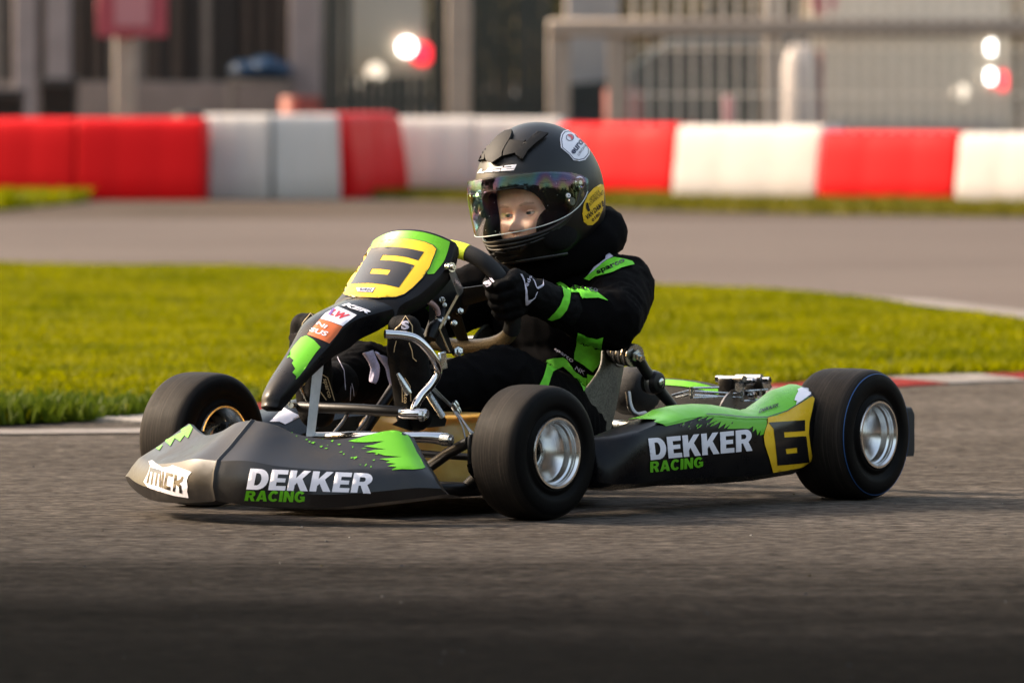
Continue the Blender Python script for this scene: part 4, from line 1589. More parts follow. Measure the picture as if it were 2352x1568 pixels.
# ---- nose fairing: number panel on top, narrow nose below
ncr = [((642, 928), (652, 938), 0.022), ((650, 908), (668, 914), 0.025), ((679, 872), (702, 874), 0.031), ((720, 829), (744, 832), 0.038), ((756, 790), (784, 796), 0.045), ((788, 751), (826, 774), 0.051), ((822, 729), (868, 757), 0.056), ((868, 715), (915, 742), 0.066), ((902, 706), (952, 722), 0.074)]
secs = []
for i, (c, b_, w_) in enumerate(ncr):
    cp = K(c[0], c[1], y=w_)
    bp = K(b_[0], b_[1], y=w_ * 0.92)
    # side wall drops square to the run of the nose
    c2 = K(*(ncr[min(i + 1, 8)][0]), y=ncr[min(i + 1, 8)][2])
    c0 = K(*(ncr[max(i - 1, 0)][0]), y=ncr[max(i - 1, 0)][2])
    run = (c2 - c0).normalized()
    nrm = Vector((-run.z, 0, run.x)).normalized()
    if nrm.z < 0:
        nrm = -nrm
    crown = 0.004 + w_ * 0.20
    th = max(0.016, abs((bp - cp).dot(nrm)))
    row = []
    for s in (-1, 1):
        pts = [Vector((cp.x, s * w_ * 0.90, cp.z)) - nrm * (th * 1.0), Vector((cp.x, s * w_ * 1.0, cp.z)) - nrm * (th * 0.5), Vector((cp.x, s * w_, cp.z)) - nrm * 0.003]
        top = [Vector((cp.x, s * w_ * q, cp.z)) + nrm * (crown * (1 - q * q)) for q in (0.93, 0.75, 0.5, 0.25)]
        side = pts + top
        row += side if s < 0 else ([Vector((cp.x, 0, cp.z)) + nrm * crown] + side[::-1])
    secs.append(row)
tipn = secs[0]
cen = sum(tipn, Vector()) / len(tipn)
fwd = Vector((0.5, 0, -0.85))
nose = loft('nose_fairing', [[cen.lerp(p_, 0.55) + fwd * 0.012 for p_ in tipn], [cen.lerp(p_, 0.9) + fwd * 0.008 for p_ in tipn]] + secs, 'black_plastic', kart, True, True, deg=30, up=5)
# seam line of the tip cap
NB = bvh_of([nose])

rows = [((1045, 560), (852, 556)), ((1040, 584), (842, 576)), ((1030, 612), (829, 600)), ((1003, 646), (808, 633)), ((962, 684), (786, 668)), ((918, 707), (766, 697))]
PN = Vector((0.56, 0, 0.83)).normalized()
secs = []
NT = 24
for (rr, ll) in rows:
    w_ = (rr[0] - ll[0]) / 2 / 955.0
    cp = K((rr[0] + ll[0]) / 2, (rr[1] + ll[1]) / 2, y=0)
    cr_ = 0.030 * (w_ / 0.1)
    row = []
    for k_ in range(NT + 1):
        s = -1 + 2 * k_ / NT
        row.append(Vector((cp.x, s * w_, cp.z)) + PN * (cr_ * (1 - abs(s) ** 2.2)))
    lip0 = row[0] - PN * 0.030 + Vector((0, 0.004, 0))
    lip1 = row[-1] - PN * 0.030 - Vector((0, 0.004, 0))
    secs.append([lip0, lip0.lerp(row[0], 0.6) - Vector((0, 0.004, 0))] + row + [lip1.lerp(row[-1], 0.6) + Vector((0, 0.004, 0)), lip1])
up = (secs[0][NT // 2] - secs[2][NT // 2]).normalized()
s0 = secs[0]
lipA = [Vector((p_.x, p_.y * 0.985, p_.z)) + up * 0.005 - PN * 0.004 for p_ in s0]
lipB = [Vector((p_.x, p_.y * 0.95, p_.z)) + up * 0.004 - PN * 0.014 for p_ in s0]
low_ = [Vector((p_.x, p_.y * 0.96, p_.z)) - up * 0.03 - PN * 0.012 for p_ in secs[-1]]
secs.append(low_)
panel = loft('number_panel', [lipB, lipA] + secs, 'black_plastic', kart, deg=42, up=3)
PB = bvh_of([panel])
yel = L(Z2, [(862, 868), (930, 760), (1020, 610), (1110, 460), (1195, 335), (1250, 280), (1370, 232), (1500, 216), (1700, 226), (1850, 256), (1945, 296), (1985, 342), (1962, 410), (1932, 480), (1902, 560), (1822, 682), (1702, 802), (1602, 880), (1500, 914), (1300, 920), (1000, 906), (900, 890)])
gr = [[p_ + PN * 0.0012 for p_ in row[3:NT + 2]] for row in (secs[0], secs[1], secs[2], secs[3])]
for j_ in range(len(gr[0])):
    gr[0][j_] = gr[0][j_].lerp(gr[1][j_], 0.10)
rg = random.Random(3)
for j_ in range(len(gr[3])):
    gr[3][j_] = gr[3][j_] + (gr[2][j_] - gr[3][j_]) * rg.uniform(0.0, 0.25)
loft('green_film', gr, 'green_vinyl', panel, deg=42, up=3)
cy = sum((Vector(p_) for p_ in yel), Vector((0, 0))) / len(yel)
decal('border', [[tuple(cy + (Vector(p_) - cy) * 1.022) for p_ in yel]], PB, 'black_vinyl', panel, 0.0022, 6)
decal('yellow_field', [yel], PB, 'yellow_vinyl', panel, 0.0028, 6)
six = [L(Z2, [(1222, 330), (1330, 320), (1480, 318), (1640, 335), (1842, 378), (1770, 482), (1640, 445), (1500, 425), (1355, 420), (1320, 480), (1460, 485), (1600, 505), (1727, 542), (1535, 808), (1380, 775), (1180, 755), (970, 765), (1090, 560)]), L(Z2, [(1225, 583), (1335, 586), (1445, 600), (1410, 656), (1300, 645), (1198, 642)])]
decal('number_six', six, PB, 'black_vinyl', panel, 0.0034, 7)
decal('badge', [L(Z2, [(1025, 808), (1265, 812), (1228, 870), (1050, 862)])], PB, 'black_vinyl', panel, 0.0034, 9)
decal('badge', [L(Z2, [(1036, 813), (1252, 818), (1222, 864), (1058, 857)])], PB, 'white_vinyl', panel, 0.0038, 9)
text_decal('lettering', 'BIREL', quad(*L(Z2, [(1070, 818), (1240, 824), (1070, 852), (1216, 858)])), PB, 'sticker_navy', panel, 0.0042, 0.02, 0.3)
# graphics on the nose
decal('orange_sticker', [L(Z3, [(706, 172), (820, 205), (940, 250), (878, 340), (800, 430), (700, 385), (570, 335), (620, 270)])], NB, 'orange_vinyl', nose, 0.0012, 7)
decal('white_sticker', [L(Z3, [(890, 40), (1000, 85), (1092, 130), (1010, 190), (942, 246), (820, 200), (708, 168), (760, 110)])], NB, 'white_vinyl', nose, 0.0012, 7)
decal('green_flash', [L(Z3, [(560, 345), (640, 395), (708, 470), (650, 540), (560, 670), (480, 775), (440, 812), (452, 780), (410, 740), (440, 700), (405, 640), (425, 610), (380, 570), (350, 590), (395, 500), (440, 440), (500, 370)])], NB, 'green_vinyl', nose, 0.0012, 7)
text_decal('lettering', 'NI', quad(*L(Z3, [(692, 200), (790, 245), (660, 230), (755, 275)])), NB, 'white_vinyl', nose, 0.0020, 0.03)
text_decal('lettering', 'SUS', quad(*L(Z3, [(620, 262), (800, 312), (590, 302), (760, 358)])), NB, 'white_vinyl', nose, 0.0020, 0.03)
text_decal('lettering', 'KER', quad(*L(Z3, [(985, 0), (1252, 95), (930, 30), (1205, 118)])), NB, 'white_vinyl', nose, 0.0020, 0.04, 0.2)
text_decal('lettering', 'LW', quad(*L(Z3, [(835, 62), (1025, 130), (790, 122), (960, 192)])), NB, 'red_vinyl', nose, 0.0020, 0.05, 0.3)
decal('lettering', [L(Z3, [(845, 60), (862, 66), (815, 135), (785, 125)])], NB, 'purple_vinyl', nose, 0.0024, 8)
text_decal('lettering', 'nassau', quad(*L(Z3, [(765, 118), (880, 168), (752, 134), (858, 186)])), NB, 'sticker_navy', nose, 0.0020, 0.02, 0.2) if False else None
tipseam = [secs_ for secs_ in ncr[:1]]

# ---- side pods: crease, inner top edge and lower edge measured along the near pod
crease = L(Z5, [(215, 792), (300, 765), (450, 700), (560, 655), (700, 612), (850, 592), (960, 598), (1120, 615), (1270, 612), (1400, 570), (1500, 510), (1590, 458)])
sil = L(Z5, [(210, 780), (300, 682), (400, 612), (480, 566), (600, 536), (720, 526), (850, 531), (950, 550), (1050, 572), (1120, 556), (1200, 500), (1280, 436), (1420, 388), (1560, 416)])
low = L(Z5, [(135, 1095), (330, 1104), (600, 1074), (1000, 1060), (1200, 1046), (1490, 998), (1560, 942)])
mid = L(Z5, [(300, 960), (600, 930), (1000, 880), (1240, 780), (1560, 800)])
YC, YI, YL = 0.495, 0.415, 0.475
pc = [K(u, v, y=YC) for u, v in crease]
pi_ = [K(u, v, y=YI) for u, v in sil]
pl = [K(u, v, y=YL) for u, v in low]


def interp(pts, x):
    xs = [p_.x for p_ in pts][::-1]
    zs = [p_.z for p_ in pts][::-1]
    return float(np.interp(x, xs, zs))


x_front, x_rear = 0.812, 0.118
secs = []
n_st = 44
for i in range(n_st + 1):
    s = i / n_st
    x = x_front + (x_rear - x_front) * s
    xi = x_front + (0.055 - x_front) * s
    zc, zi, zl = interp(pc, x), interp(pi_, xi), interp(pl, x)
    zi = max(zi, zc + 0.004)
    yc = YC - 0.05 * (1 - min(1, s / 0.12)) ** 2
    sec = [Vector((x, 0.36, zl + 0.015)), Vector((xi, 0.365, zi - 0.040)), Vector((xi, YI - 0.014, zi - 0.008)), Vector((xi, YI, zi))]
    for q in (0.2, 0.45, 0.72):
        sec.append(Vector((xi + (x - xi) * q, YI + (yc - YI) * q, zi + (zc - zi) * (q ** 1.9) + 0.004 * math.sin(math.pi * q))))
    sec += [Vector((x, yc - 0.006, zc + 0.002)), Vector((x, yc, zc - 0.004))]
    for q in (0.2, 0.45, 0.7, 0.9):
        sec.append(Vector((x, yc + 0.018 * math.sin(math.pi * min(1, q * 0.9)) - (yc - YL) * q, zc + (zl - zc) * q)))
    sec += [Vector((x, YL - 0.012, zl)), Vector((x, YL - 0.05, zl - 0.004))]
    secs.append(sec)
# rounded nose of the pod
f0 = secs[0]
cen = sum(f0, Vector()) / len(f0)
lead = [[cen.lerp(p_, 0.80) + Vector((0.016, -0.01, -0.005)) for p_ in f0], [cen.lerp(p_, 0.95) + Vector((0.008, -0.003, -0.001)) for p_ in f0]]
near_secs = lead + secs
far_secs = [[Vector((p_.x, -p_.y, p_.z)) for p_ in s] for s in near_secs]


def pod_fm(i, j, n, k):
    # coloured print film on the top face behind the front quarter
    return 1 if (3 <= j <= 7 and i > 13) else 0


pod = loft('side_pod', near_secs, 'black_plastic', kart, True, True, deg=35)
podf = loft('side_pod', far_secs, 'black_plastic', kart, True, True, deg=35)
SB = bvh_of([pod])
SF = bvh_of([podf])


def film(target, s, parent):
    """green film laid over the pod's top face, torn at the front edge"""
    off = 0.0012
    rows_ = []
    rg_ = random.Random(11)
    for i in range(13, len(near_secs) - 1):
        rows_.append([Vector((p_.x, s * p_.y, p_.z)) + Vector((0, 0, off)) + Vector((0, s * off, 0)) * (j_ > 4) for j_, p_ in enumerate(near_secs[i][3:9])])
    for j_ in range(len(rows_[0])):
        rows_[0][j_].x += rg_.uniform(-0.005, 0.02) if j_ % 2 else rg_.uniform(0.02, 0.05)
    o = loft('green_film', rows_, 'green_vinyl', parent, deg=35)
    return o


flm = film(pod, 1, pod)
SBF = bvh_of([pod, flm])
low_edge = L(Z5, [(545, 655), (700, 612), (850, 592), (960, 598), (1120, 616), (1262, 614)])
green_side = low_edge + L(Z5, [(1262, 660), (1240, 728), (1215, 735), (1222, 700), (1198, 735), (1190, 690), (1165, 712), (1170, 672), (1140, 690), (1100, 688), (1040, 690), (990, 690), (1015, 660), (970, 690), (985, 650), (930, 690), (950, 640), (890, 672), (925, 632), (860, 660), (905, 610), (845, 632), (868, 604), (790, 634), (840, 598), (700, 645), (575, 672), (560, 668)])
decal('green_flash', [green_side], SB, 'green_vinyl', pod, 0.0012, 7)
rg = random.Random(8)
for k_ in range(26):
    zx = rg.uniform(640, 1040)
    zy = 660 + rg.uniform(-30, 40) - (zx - 640) * 0.02
    l_, w_ = rg.uniform(10, 34), rg.uniform(2, 5)
    decal('green_fleck', [L(Z5, [(zx, zy), (zx + l_ * .5, zy - l_ * .5 - w_), (zx + l_, zy - l_ * .8), (zx + l_ * .5, zy - l_ * .3 + w_)])], SB, 'green_vinyl' if k_ % 3 else 'black_vinyl', pod, 0.0015, 20)
word_decal('lettering', 'DEKKER', quad(*L(Z5, [(450, 757), (1162, 692), (468, 902), (1162, 838)])), SB, 'white_vinyl', pod)
word_decal('lettering', 'RACING', quad(*L(Z5, [(464, 913), (828, 878), (464, 986), (826, 950)])), SB, 'green_vinyl', pod)
yside = L(Z5, [(1268, 617), (1330, 604), (1400, 575), (1500, 516), (1575, 470), (1588, 484), (1572, 560), (1553, 640), (1548, 720), (1558, 800), (1572, 880), (1555, 940), (1440, 965), (1305, 988), (1282, 900), (1248, 800), (1240, 745), (1250, 700), (1268, 650)])
cy = sum((Vector(p_) for p_ in yside), Vector((0, 0))) / len(yside)
decal('yellow_field', [yside], SBF, 'yellow_vinyl', pod, 0.0020, 7)
six2 = [L(Z5, [(1270, 648), (1400, 640), (1520, 630), (1520, 704), (1376, 713), (1380, 749), (1528, 739), (1540, 830), (1550, 917), (1440, 928), (1333, 937), (1318, 800), (1305, 690)]), L(Z5, [(1388, 825), (1465, 816), (1467, 852), (1392, 859)])]
decal('number_six', six2, SBF, 'black_vinyl', pod, 0.0028, 7)
decal('black_edge', [L(Z5, [(850, 590), (960, 595), (1120, 612), (1265, 612), (1400, 570), (1500, 508), (1585, 455), (1586, 460), (1502, 515), (1402, 576), (1268, 618), (1120, 618), (960, 601), (850, 596)])], SBF, 'black_vinyl', pod, 0.0026, 9)
decal('white_tip', [L(Z5, [(1470, 505), (1452, 500), (1462, 470), (1480, 440), (1475, 425), (1500, 412), (1540, 415), (1566, 428), (1580, 446), (1500, 505), (1462, 530)])], SBF, 'white_vinyl', pod, 0.0022, 6)
text_decal('lettering', 'DEKKER', quad((1746, 941), (1790, 926), (1742, 950), (1786, 935)), SBF, 'black_metal', pod, 0.0024, 0.03)

# ---- wheels


def wheel(name_mat, cx, cy_, rad, hw, rim_r, rim_w, steer=0.0, side=1, stripe=None, front=True):
    w = empty('wheel', (cx, cy_, rad), steer, kart)
    T = hw
    b_ = 0.0125
    prof = [(rim_r - 0.006, -rim_w + 0.006), (rim_r + 0.004, -rim_w - 0.002), (rim_r + 0.014, -T * 1.18), (rad * 0.72, -T * 1.30), (rad * 0.86, -T * 1.28), (rad * 0.945, -T * 1.14), (rad * 0.982, -T * 0.96), (rad * 0.995, -T * 0.72), (rad, -T * 0.42), (rad * 1.001, -T * 0.15)]
    fine = [Vector((a, b2, 0)) for a, b2 in prof]
    fine += [Vector((a, -b2, 0)) for a, b2 in prof[::-1]]
    fine = catmull(fine, 4)
    # shallow wear rings and shoulder line
    pr = []
    for p_ in fine:
        pr.append((p_.x, p_.y))
    lathe('tyre', pr, 'tyre_rubber', w, 96, deg=60)
    o_ = rim_w
    s = side
    # outer dish: rolled lip, step, deep cone to the hub
    if front:
        rp = [(rim_r - 0.008, o_ - 0.004), (rim_r + 0.001, o_ + 0.002), (rim_r, o_ + 0.005), (rim_r - 0.004, o_ + 0.005), (rim_r - 0.007, o_ + 0.0), (rim_r - 0.008, o_ - 0.010), (rim_r - 0.011, o_ - 0.013), (rim_r - 0.0125, o_ - 0.026), (rim_r - 0.016, o_ - 0.030), (rim_r - 0.034, o_ - 0.064), (rim_r - 0.035, o_ - 0.068)]
    else:
        rp = [(rim_r - 0.008, o_ - 0.004), (rim_r + 0.001, o_ + 0.002), (rim_r, o_ + 0.005), (rim_r - 0.004, o_ + 0.005), (rim_r - 0.007, o_ + 0.0), (rim_r - 0.009, o_ - 0.016), (rim_r - 0.012, o_ - 0.019), (rim_r - 0.013, o_ - 0.034), (rim_r - 0.017, o_ - 0.040), (rim_r - 0.028, o_ - 0.095), (rim_r - 0.030, o_ - 0.10), (0.016, o_ - 0.104), (0.016, o_ - 0.11)]
    lathe('rim', [(a, s * b2) for a, b2 in rp], 'rim_aluminium', w, 96, deg=24)
    # inner side of the rim
    ip = [(rim_r - 0.008, -o_ + 0.004), (rim_r + 0.001, -o_ - 0.002), (rim_r, -o_ - 0.005), (rim_r - 0.004, -o_ - 0.005), (rim_r - 0.008, -o_ + 0.002), (rim_r - 0.012, -o_ + 0.016), (rim_r - 0.014, -o_ + 0.020), (rim_r - 0.016, -o_ + 0.062)]
    lathe('inner_rim', [(a, s * b2) for a, b2 in ip], 'rim_aluminium', w, 80, deg=24)
    if front:
        lathe('hub', [(0.001, s * (o_ - 0.071)), (rim_r - 0.034, s * (o_ - 0.071)), (rim_r - 0.033, s * (o_ - 0.078)), (0.001, s * (o_ - 0.080))], 'black_metal', w, 48)
        for k_ in range(3):
            a_ = 2 * math.pi * k_ / 3 + 0.5
            mb = MB()
            c_ = Vector((math.cos(a_) * 0.022, s * (o_ - 0.070), math.sin(a_) * 0.022))
            mb.add(lathe_data([(0.001, 0.004), (0.0075, 0.004), (0.0075, -0.002), (0.001, -0.002)], 10, c_, (0, s, 0)))
            mb.obj('hub_opening', 'brass_hub', w)
        lathe('hub_nut', [(0.001, 0.016), (0.006, 0.016), (0.006, 0.010), (0.010, 0.010), (0.010, 0.003), (0.014, 0.002), (0.014, 0.0)], 'zinc', w, 6, (0, s * (o_ - 0.070), 0), (0, s, 0))
        # brake-side hub seen from inside the far wheel
        lathe('hub_drum', [(0.012, -o_ + 0.004), (0.030, -o_ + 0.004), (0.032, -o_ + 0.008), (0.032, -o_ + 0.05), (0.026, -o_ + 0.052)] if s > 0 else [(0.012, o_ - 0.004), (0.030, o_ - 0.004), (0.032, o_ - 0.008), (0.032, o_ - 0.05), (0.026, o_ - 0.052)], 'zinc', w, 40)
    else:
        lathe('hub', [(0.001, s * (o_ - 0.09)), (0.013, s * (o_ - 0.09)), (0.016, s * (o_ - 0.112)), (0.03, s * (o_ - 0.116)), (0.03, -s * (o_ + 0.0)), (0.001, -s * (o_ + 0.0))], 'zinc', w, 32)
    if stripe:
        r0, w0 = stripe
        lathe('blue_line', [(r0 - 0.0011, w0 + 0.0004), (r0, w0 + 0.0016), (r0 + 0.0011, w0 + 0.0002)], 'blue_stripe', w, 96)
    return w


FRONT_R, REAR_R = 0.1285, 0.1305
st = R(-5.0)
wheel('f', 0.95, 0.40, FRONT_R, 0.0455, 0.0675, 0.056, st, 1)
wheel('f', 0.95, -0.40, FRONT_R + 0.003, 0.0455, 0.0675, 0.056, st, -1)
wheel('r', 0.0, 0.50, REAR_R, 0.055, 0.0668, 0.0685, 0, 1, stripe=(0.1205, 0.0650))
wheel('r', 0.0, -0.50, REAR_R, 0.055, 0.0668, 0.0685, 0, -1)
lathe('rear_axle', [(0.001, -0.46), (0.0125, -0.46), (0.0125, 0.46), (0.001, 0.46)], 'zinc', kart, 20, (0, 0, REAR_R))

# ---- chassis
fr = MB()
for s in (-1, 1):
    fr.add(tube_data(catmull([(1.16, s * 0.16, 0.05), (1.02, s * 0.18, 0.05), (0.93, s * 0.235, 0.052), (0.70, s * 0.24, 0.052), (0.45, s * 0.29, 0.052), (0.15, s * 0.30, 0.055), (-0.08, s * 0.28, 0.075), (-0.16, s * 0.27, 0.10)], 6), 0.014, 10))
    fr.add(rod_data((0.12, s * 0.30, 0.07), (0.0, s * 0.29, 0.13), 0.012))
for x_, y_ in ((1.12, 0.165), (0.93, 0.235), (0.55, 0.27), (-0.10, 0.28)):
    fr.add(rod_data((x_, -y_, 0.052), (x_, y_, 0.052), 0.013))
# front stub arms with their yokes
for s in (-1, 1):
    fr.add(rod_data((0.93, s * 0.23, 0.055), (0.955, s * 0.325, 0.118), 0.014))
    fr.add(box_data((0.958, s * 0.335, 0.130), (0.016, 0.022, 0.075), None, 0.004, 1))
    fr.add(rod_data((0.955, s * 0.30, 0.130), (0.95, s * 0.40, 0.130), 0.0085))
    fr.add(rod_data((1.02, s * 0.10, 0.125), (0.985, s * 0.335, 0.115), 0.007))
fr.obj('chassis', 'black_metal', kart)
fl_ = [(1.13, 0.13), (1.13, -0.13), (0.95, -0.21), (0.50, -0.25), (0.36, -0.15), (0.36, 0.15), (0.50, 0.25), (0.95, 0.21)]
loft('floor_tray', [[Vector((a, b_, 0.036)) for a, b_ in fl_], [Vector((a, b_, 0.040)) for a, b_ in fl_]], 'grey_metal', kart, True)
box('yoke', K(1086, 1034, y=0.325), (0.030, 0.012, 0.062), 'black_metal', kart, None, 0.008, 2)
mb = MB()
mb.add(tube_data([K(985, 1072, y=0.20), K(1030, 1040, y=0.26), K(1078, 1014, y=0.32)], 0.011, 10))
mb.obj('stub_beam', 'black_metal', kart)
o = loft('caster_plate', [[K(u, v, y=0.322) for u, v in ((1072, 1066), (1086, 1062), (1102, 1092), (1104, 1106), (1092, 1104), (1076, 1084))], [K(u, v, y=0.330) for u, v in ((1072, 1066), (1086, 1062), (1102, 1092), (1104, 1106), (1092, 1104), (1076, 1084))]], 'zinc', kart, True)
# bumper tube with its bolt
tube('bumper_tube', [K(720, 1002, y=0.0), K(800, 1002, y=0.10), K(900, 1003, y=0.19), K(985, 1004, y=0.25), K(1026, 1009, y=0.275)], [0.009, 0.010, 0.010, 0.011, 0.013], 'chrome', kart, 14, spl=4)
lathe('bolt', [(0.001, 0.012), (0.005, 0.012), (0.0055, 0.008), (0.011, 0.008), (0.012, 0.0), (0.012, -0.012), (0.001, -0.012)], 'zinc', kart, 20, K(1028, 1010, y=0.285), (0, 1, 0))

# ---- fuel tank between the legs
secs = []
for z_, s in ((0.045, 0.90), (0.052, 0.97), (0.07, 1.0), (0.13, 1.0), (0.165, 0.98), (0.178, 0.92), (0.182, 0.80)):
    row = []
    for k_ in range(28):
        a_ = 2 * math.pi * k_ / 28
        c, s_ = math.cos(a_), math.sin(a_)
        row.append(Vector((0.715 + 0.15 * s * (abs(c) ** 0.45) * (1 if c > 0 else -1), 0.115 * s * (abs(s_) ** 0.45) * (1 if s_ > 0 else -1), z_)))
    secs.append(row)
tank = loft('fuel_tank', secs, 'tank_plastic', kart, True)
lathe('filler_cap', [(0.001, 0.028), (0.022, 0.028), (0.026, 0.022), (0.026, 0.0)], 'black_plastic', tank, 28, (0.76, -0.04, 0.182), (0, 0, 1))

# ---- pedals, cross tube, nose brackets
tube('cross_tube', [K(690, 934, y=-0.10), K(735, 936, y=-0.04), K(830, 940, y=0.06), K(938, 946, y=0.165)], 0.0105, 'black_metal', kart, 14)
mb = MB()
for (a, b_, c) in (((803, 937), (790, 965), (766, 995)), ((851, 939), (838, 968), (815, 997))):
    mb.add(tube_data(catmull([K(a[0], a[1], y=0.02), K(b_[0], b_[1], y=0.03), K(c[0], c[1], y=0.035)], 4), 0.0035, 8))
mb.obj('stay_rods', 'grey_metal', kart)
pd = tube('brake_pedal', [K(884, 767, y=0.150), K(925, 770, y=0.172), K(955, 778, y=0.188), K(980, 800, y=0.200), K(998, 826, y=0.206), K(1006, 846, y=0.206), K(1004, 862, y=0.204), K(990, 884, y=0.198), K(968, 908, y=0.190), K(955, 930, y=0.186), K(951, 945, y=0.184)], 0.0085, 'chrome', kart, 16, spl=5)
lathe('pivot', [(0.001, -0.028), (0.008, -0.028), (0.0105, -0.02), (0.0105, 0.026), (0.008, 0.030), (0.001, 0.030)], 'chrome', pd, 20, K(949, 950, y=0.184), (-0.25, 1, 0))
lathe('end_bolt', [(0.001, 0.010), (0.005, 0.010), (0.005, 0.007), (0.010, 0.006), (0.011, 0.0)], 'zinc', pd, 18, K(966, 955, y=0.206), (-0.25, 1, 0))
lathe('stop_screw', [(0.001, -0.03), (0.0042, -0.03), (0.0042, 0.0), (0.007, 0.0), (0.007, 0.008), (0.001, 0.008)], 'zinc', pd, 8, K(926, 946, y=0.165), (0.4, -1, 0))
lathe('clevis', [(0.001, 0.0), (0.006, 0.0), (0.0075, 0.006), (0.006, 0.03), (0.0035, 0.045), (0.001, 0.046)], 'zinc', pd, 12, K(940, 905, y=0.18), (0.25, -0.4, 0.85))
box('tab', K(1017, 828, y=0.21), (0.022, 0.006, 0.034), 'zinc', pd, Matrix.Rotation(R(8), 3, 'Y'), 0.002, 1)
# throttle pedal on the far side of the nose
tube('throttle_pedal', [K(672, 776, y=-0.10), K(690, 770, y=-0.11), K(712, 775, y=-0.12), K(728, 800, y=-0.125), K(735, 840, y=-0.13), K(720, 895, y=-0.13), K(705, 930, y=-0.13)], 0.0085, 'chrome', kart, 14, spl=4)
mb = MB()
mb.add(rod_data(K(687, 885, y=-0.10), K(708, 925, y=-0.12), 0.004))
mb.add(rod_data(K(668, 930, y=-0.10), K(712, 936, y=-0.12), 0.006))
mb.add(lathe_data([(0.001, 0.0), (0.009, 0.0), (0.011, 0.006), (0.009, 0.016), (0.001, 0.018)], 14, K(692, 880, y=-0.10), (0.5, 0.3, 0.8)))
mb.add(rod_data(K(665, 890, y=-0.09), K(662, 930, y=-0.09), 0.004))
mb.obj('throttle_linkage', 'zinc', kart)
# wide white flat stay from bumper to nose
a, b_ = K(727, 845, y=0.012), K(716, 1000, y=0.012)
a2, b2 = K(741, 835, y=0.012), K(706, 1000, y=0.012)
th = Vector((0.003, 0, 0.001))
p4 = [K(718, 850, y=0.01), K(742, 832, y=0.01), K(721, 1002, y=0.01), K(703, 1002, y=0.01)]
loft('nose_stay', [p4, [p_ - Vector((0.004, 0.001, 0)) for p_ in p4]], 'white_bracket', kart, True, deg=20)
# spring and cables
cab = MB()
cab.add(tube_data(catmull([K(980, 882, y=0.195), K(1005, 905, y=0.195), K(1040, 938, y=0.19), K(1060, 962, y=0.21), K(1075, 985, y=0.23), K(1086, 1003, y=0.24)], 5), 0.0022, 8))
cab.add(tube_data(catmull([K(985, 878, y=0.195), K(1010, 905, y=0.195), K(1043, 938, y=0.19), K(1066, 970, y=0.21), K(1082, 990, y=0.23), K(1094, 998, y=0.24)], 5), 0.0022, 8))
cab.add(tube_data(catmull([K(1040, 940, y=0.19), K(1056, 965, y=0.21), K(1064, 985, y=0.22), K(1068, 1005, y=0.23)], 5), 0.0018, 8))
cab.obj('brake_cable', 'grey_metal', kart)
mb = MB()
for (u, v) in ((1042, 933), (1048, 944), (1051, 940), (1046, 928)):
    mb.add(lathe_data([(0.001, -0.007), (0.0055, -0.007), (0.0065, 0), (0.0055, 0.007), (0.001, 0.007)], 12, K(u, v, y=0.192), (-0.5, 0.2, -0.8)))
mb.obj('cable_adjuster', 'zinc', kart)
sp = []
a, b_ = K(984, 905, y=0.19), K(1016, 955, y=0.19)
ax = (b_ - a).normalized()
n1 = ax.orthogonal().normalized()
n2 = ax.cross(n1)
for i in range(161):
    q = i / 160
    an = q * 2 * math.pi * 20
    sp.append(a.lerp(b_, q) + n1 * math.cos(an) * 0.0055 + n2 * math.sin(an) * 0.0055)
tube('return_spring', sp, 0.0013, 'zinc', kart, 6)
loft('spring_hook', [[K(u, v, y=0.19) for u, v in ((978, 896), (988, 896), (990, 906), (978, 908))], [K(u, v, y=0.185) for u, v in ((978, 896), (988, 896), (990, 906), (978, 908))]], 'zinc', kart, True)
# black side plate behind the pedal
pp = [(930, 955), (1015, 950), (1026, 962), (1022, 978), (955, 985), (940, 988), (900, 975)]
loft('pedal_plate', [[K(u, v, y=0.125) for u, v in pp], [K(u, v, y=0.120) for u, v in pp]], 'black_metal', kart, True)

# ---- steering: column, plate and wheel
top_, bot_ = Vector((0.712, 0, 0.509)), Vector((0.620, 0, 0.312))
sc_ = (top_ + bot_) / 2
sup = (top_ - bot_).normalized()
snr = Vector((-sup.z, 0, sup.x))            # towards the driver
if snr.x > 0:
    snr = -snr
ring = []
hgt = (top_ - bot_).length / 2
for k_ in range(64):
    a_ = 2 * math.pi * k_ / 64
    c, s = math.cos(a_), math.sin(a_)
    e = 0.85 if s > 0 else 0.55
    yy = 0.138 * (abs(c) ** 0.9) * (1 if c > 0 else -1)
    zz = hgt * (abs(s) ** e) * (1 if s > 0 else -1)
    ring.append((a_, sc_ + Vector((0, yy, 0)) + sup * zz))


def arc_tube(name, a0, a1, rad, mat):
    pts = [p_ for a_, p_ in [(a_ - 2 * math.pi, p_) for a_, p_ in ring] + ring + [(a_ + 2 * math.pi, p_) for a_, p_ in ring] if a0 <= math.degrees(a_) <= a1]
    return tube(name, pts, rad, mat, steering, 16)


steering = empty('steering_wheel', sc_, 0, kart)
ring = [(a_, p_ - sc_) for a_, p_ in ring]
arc_tube('rim_grip', 95, 112, 0.0166, 'neon_yellow')
arc_tube('rim_grip', -30, 67, 0.0166, 'grip_black')
arc_tube('rim_grip', 60, 98, 0.0170, 'neon_yellow')
arc_tube('rim_grip', 110, 232, 0.0166, 'grip_black')
arc_tube('carbon_section', 228, 334, 0.0150, 'carbon_grip')
mb = MB()
for (yy, zz) in ((0.128, 0.02), (-0.128, 0.02), (0.0, -0.095)):
    mb.add(tube_data([snr * -0.012, Vector((0, yy, 0)) + sup * zz], [0.022, 0.014], 10, flat=0.25, flat_dir=snr))
mb.add(lathe_data([(0.001, 0.004), (0.04, 0.004), (0.042, 0.0), (0.042, -0.006), (0.03, -0.02), (0.02, -0.05), (0.001, -0.05)], 28, (0, 0, 0), snr))
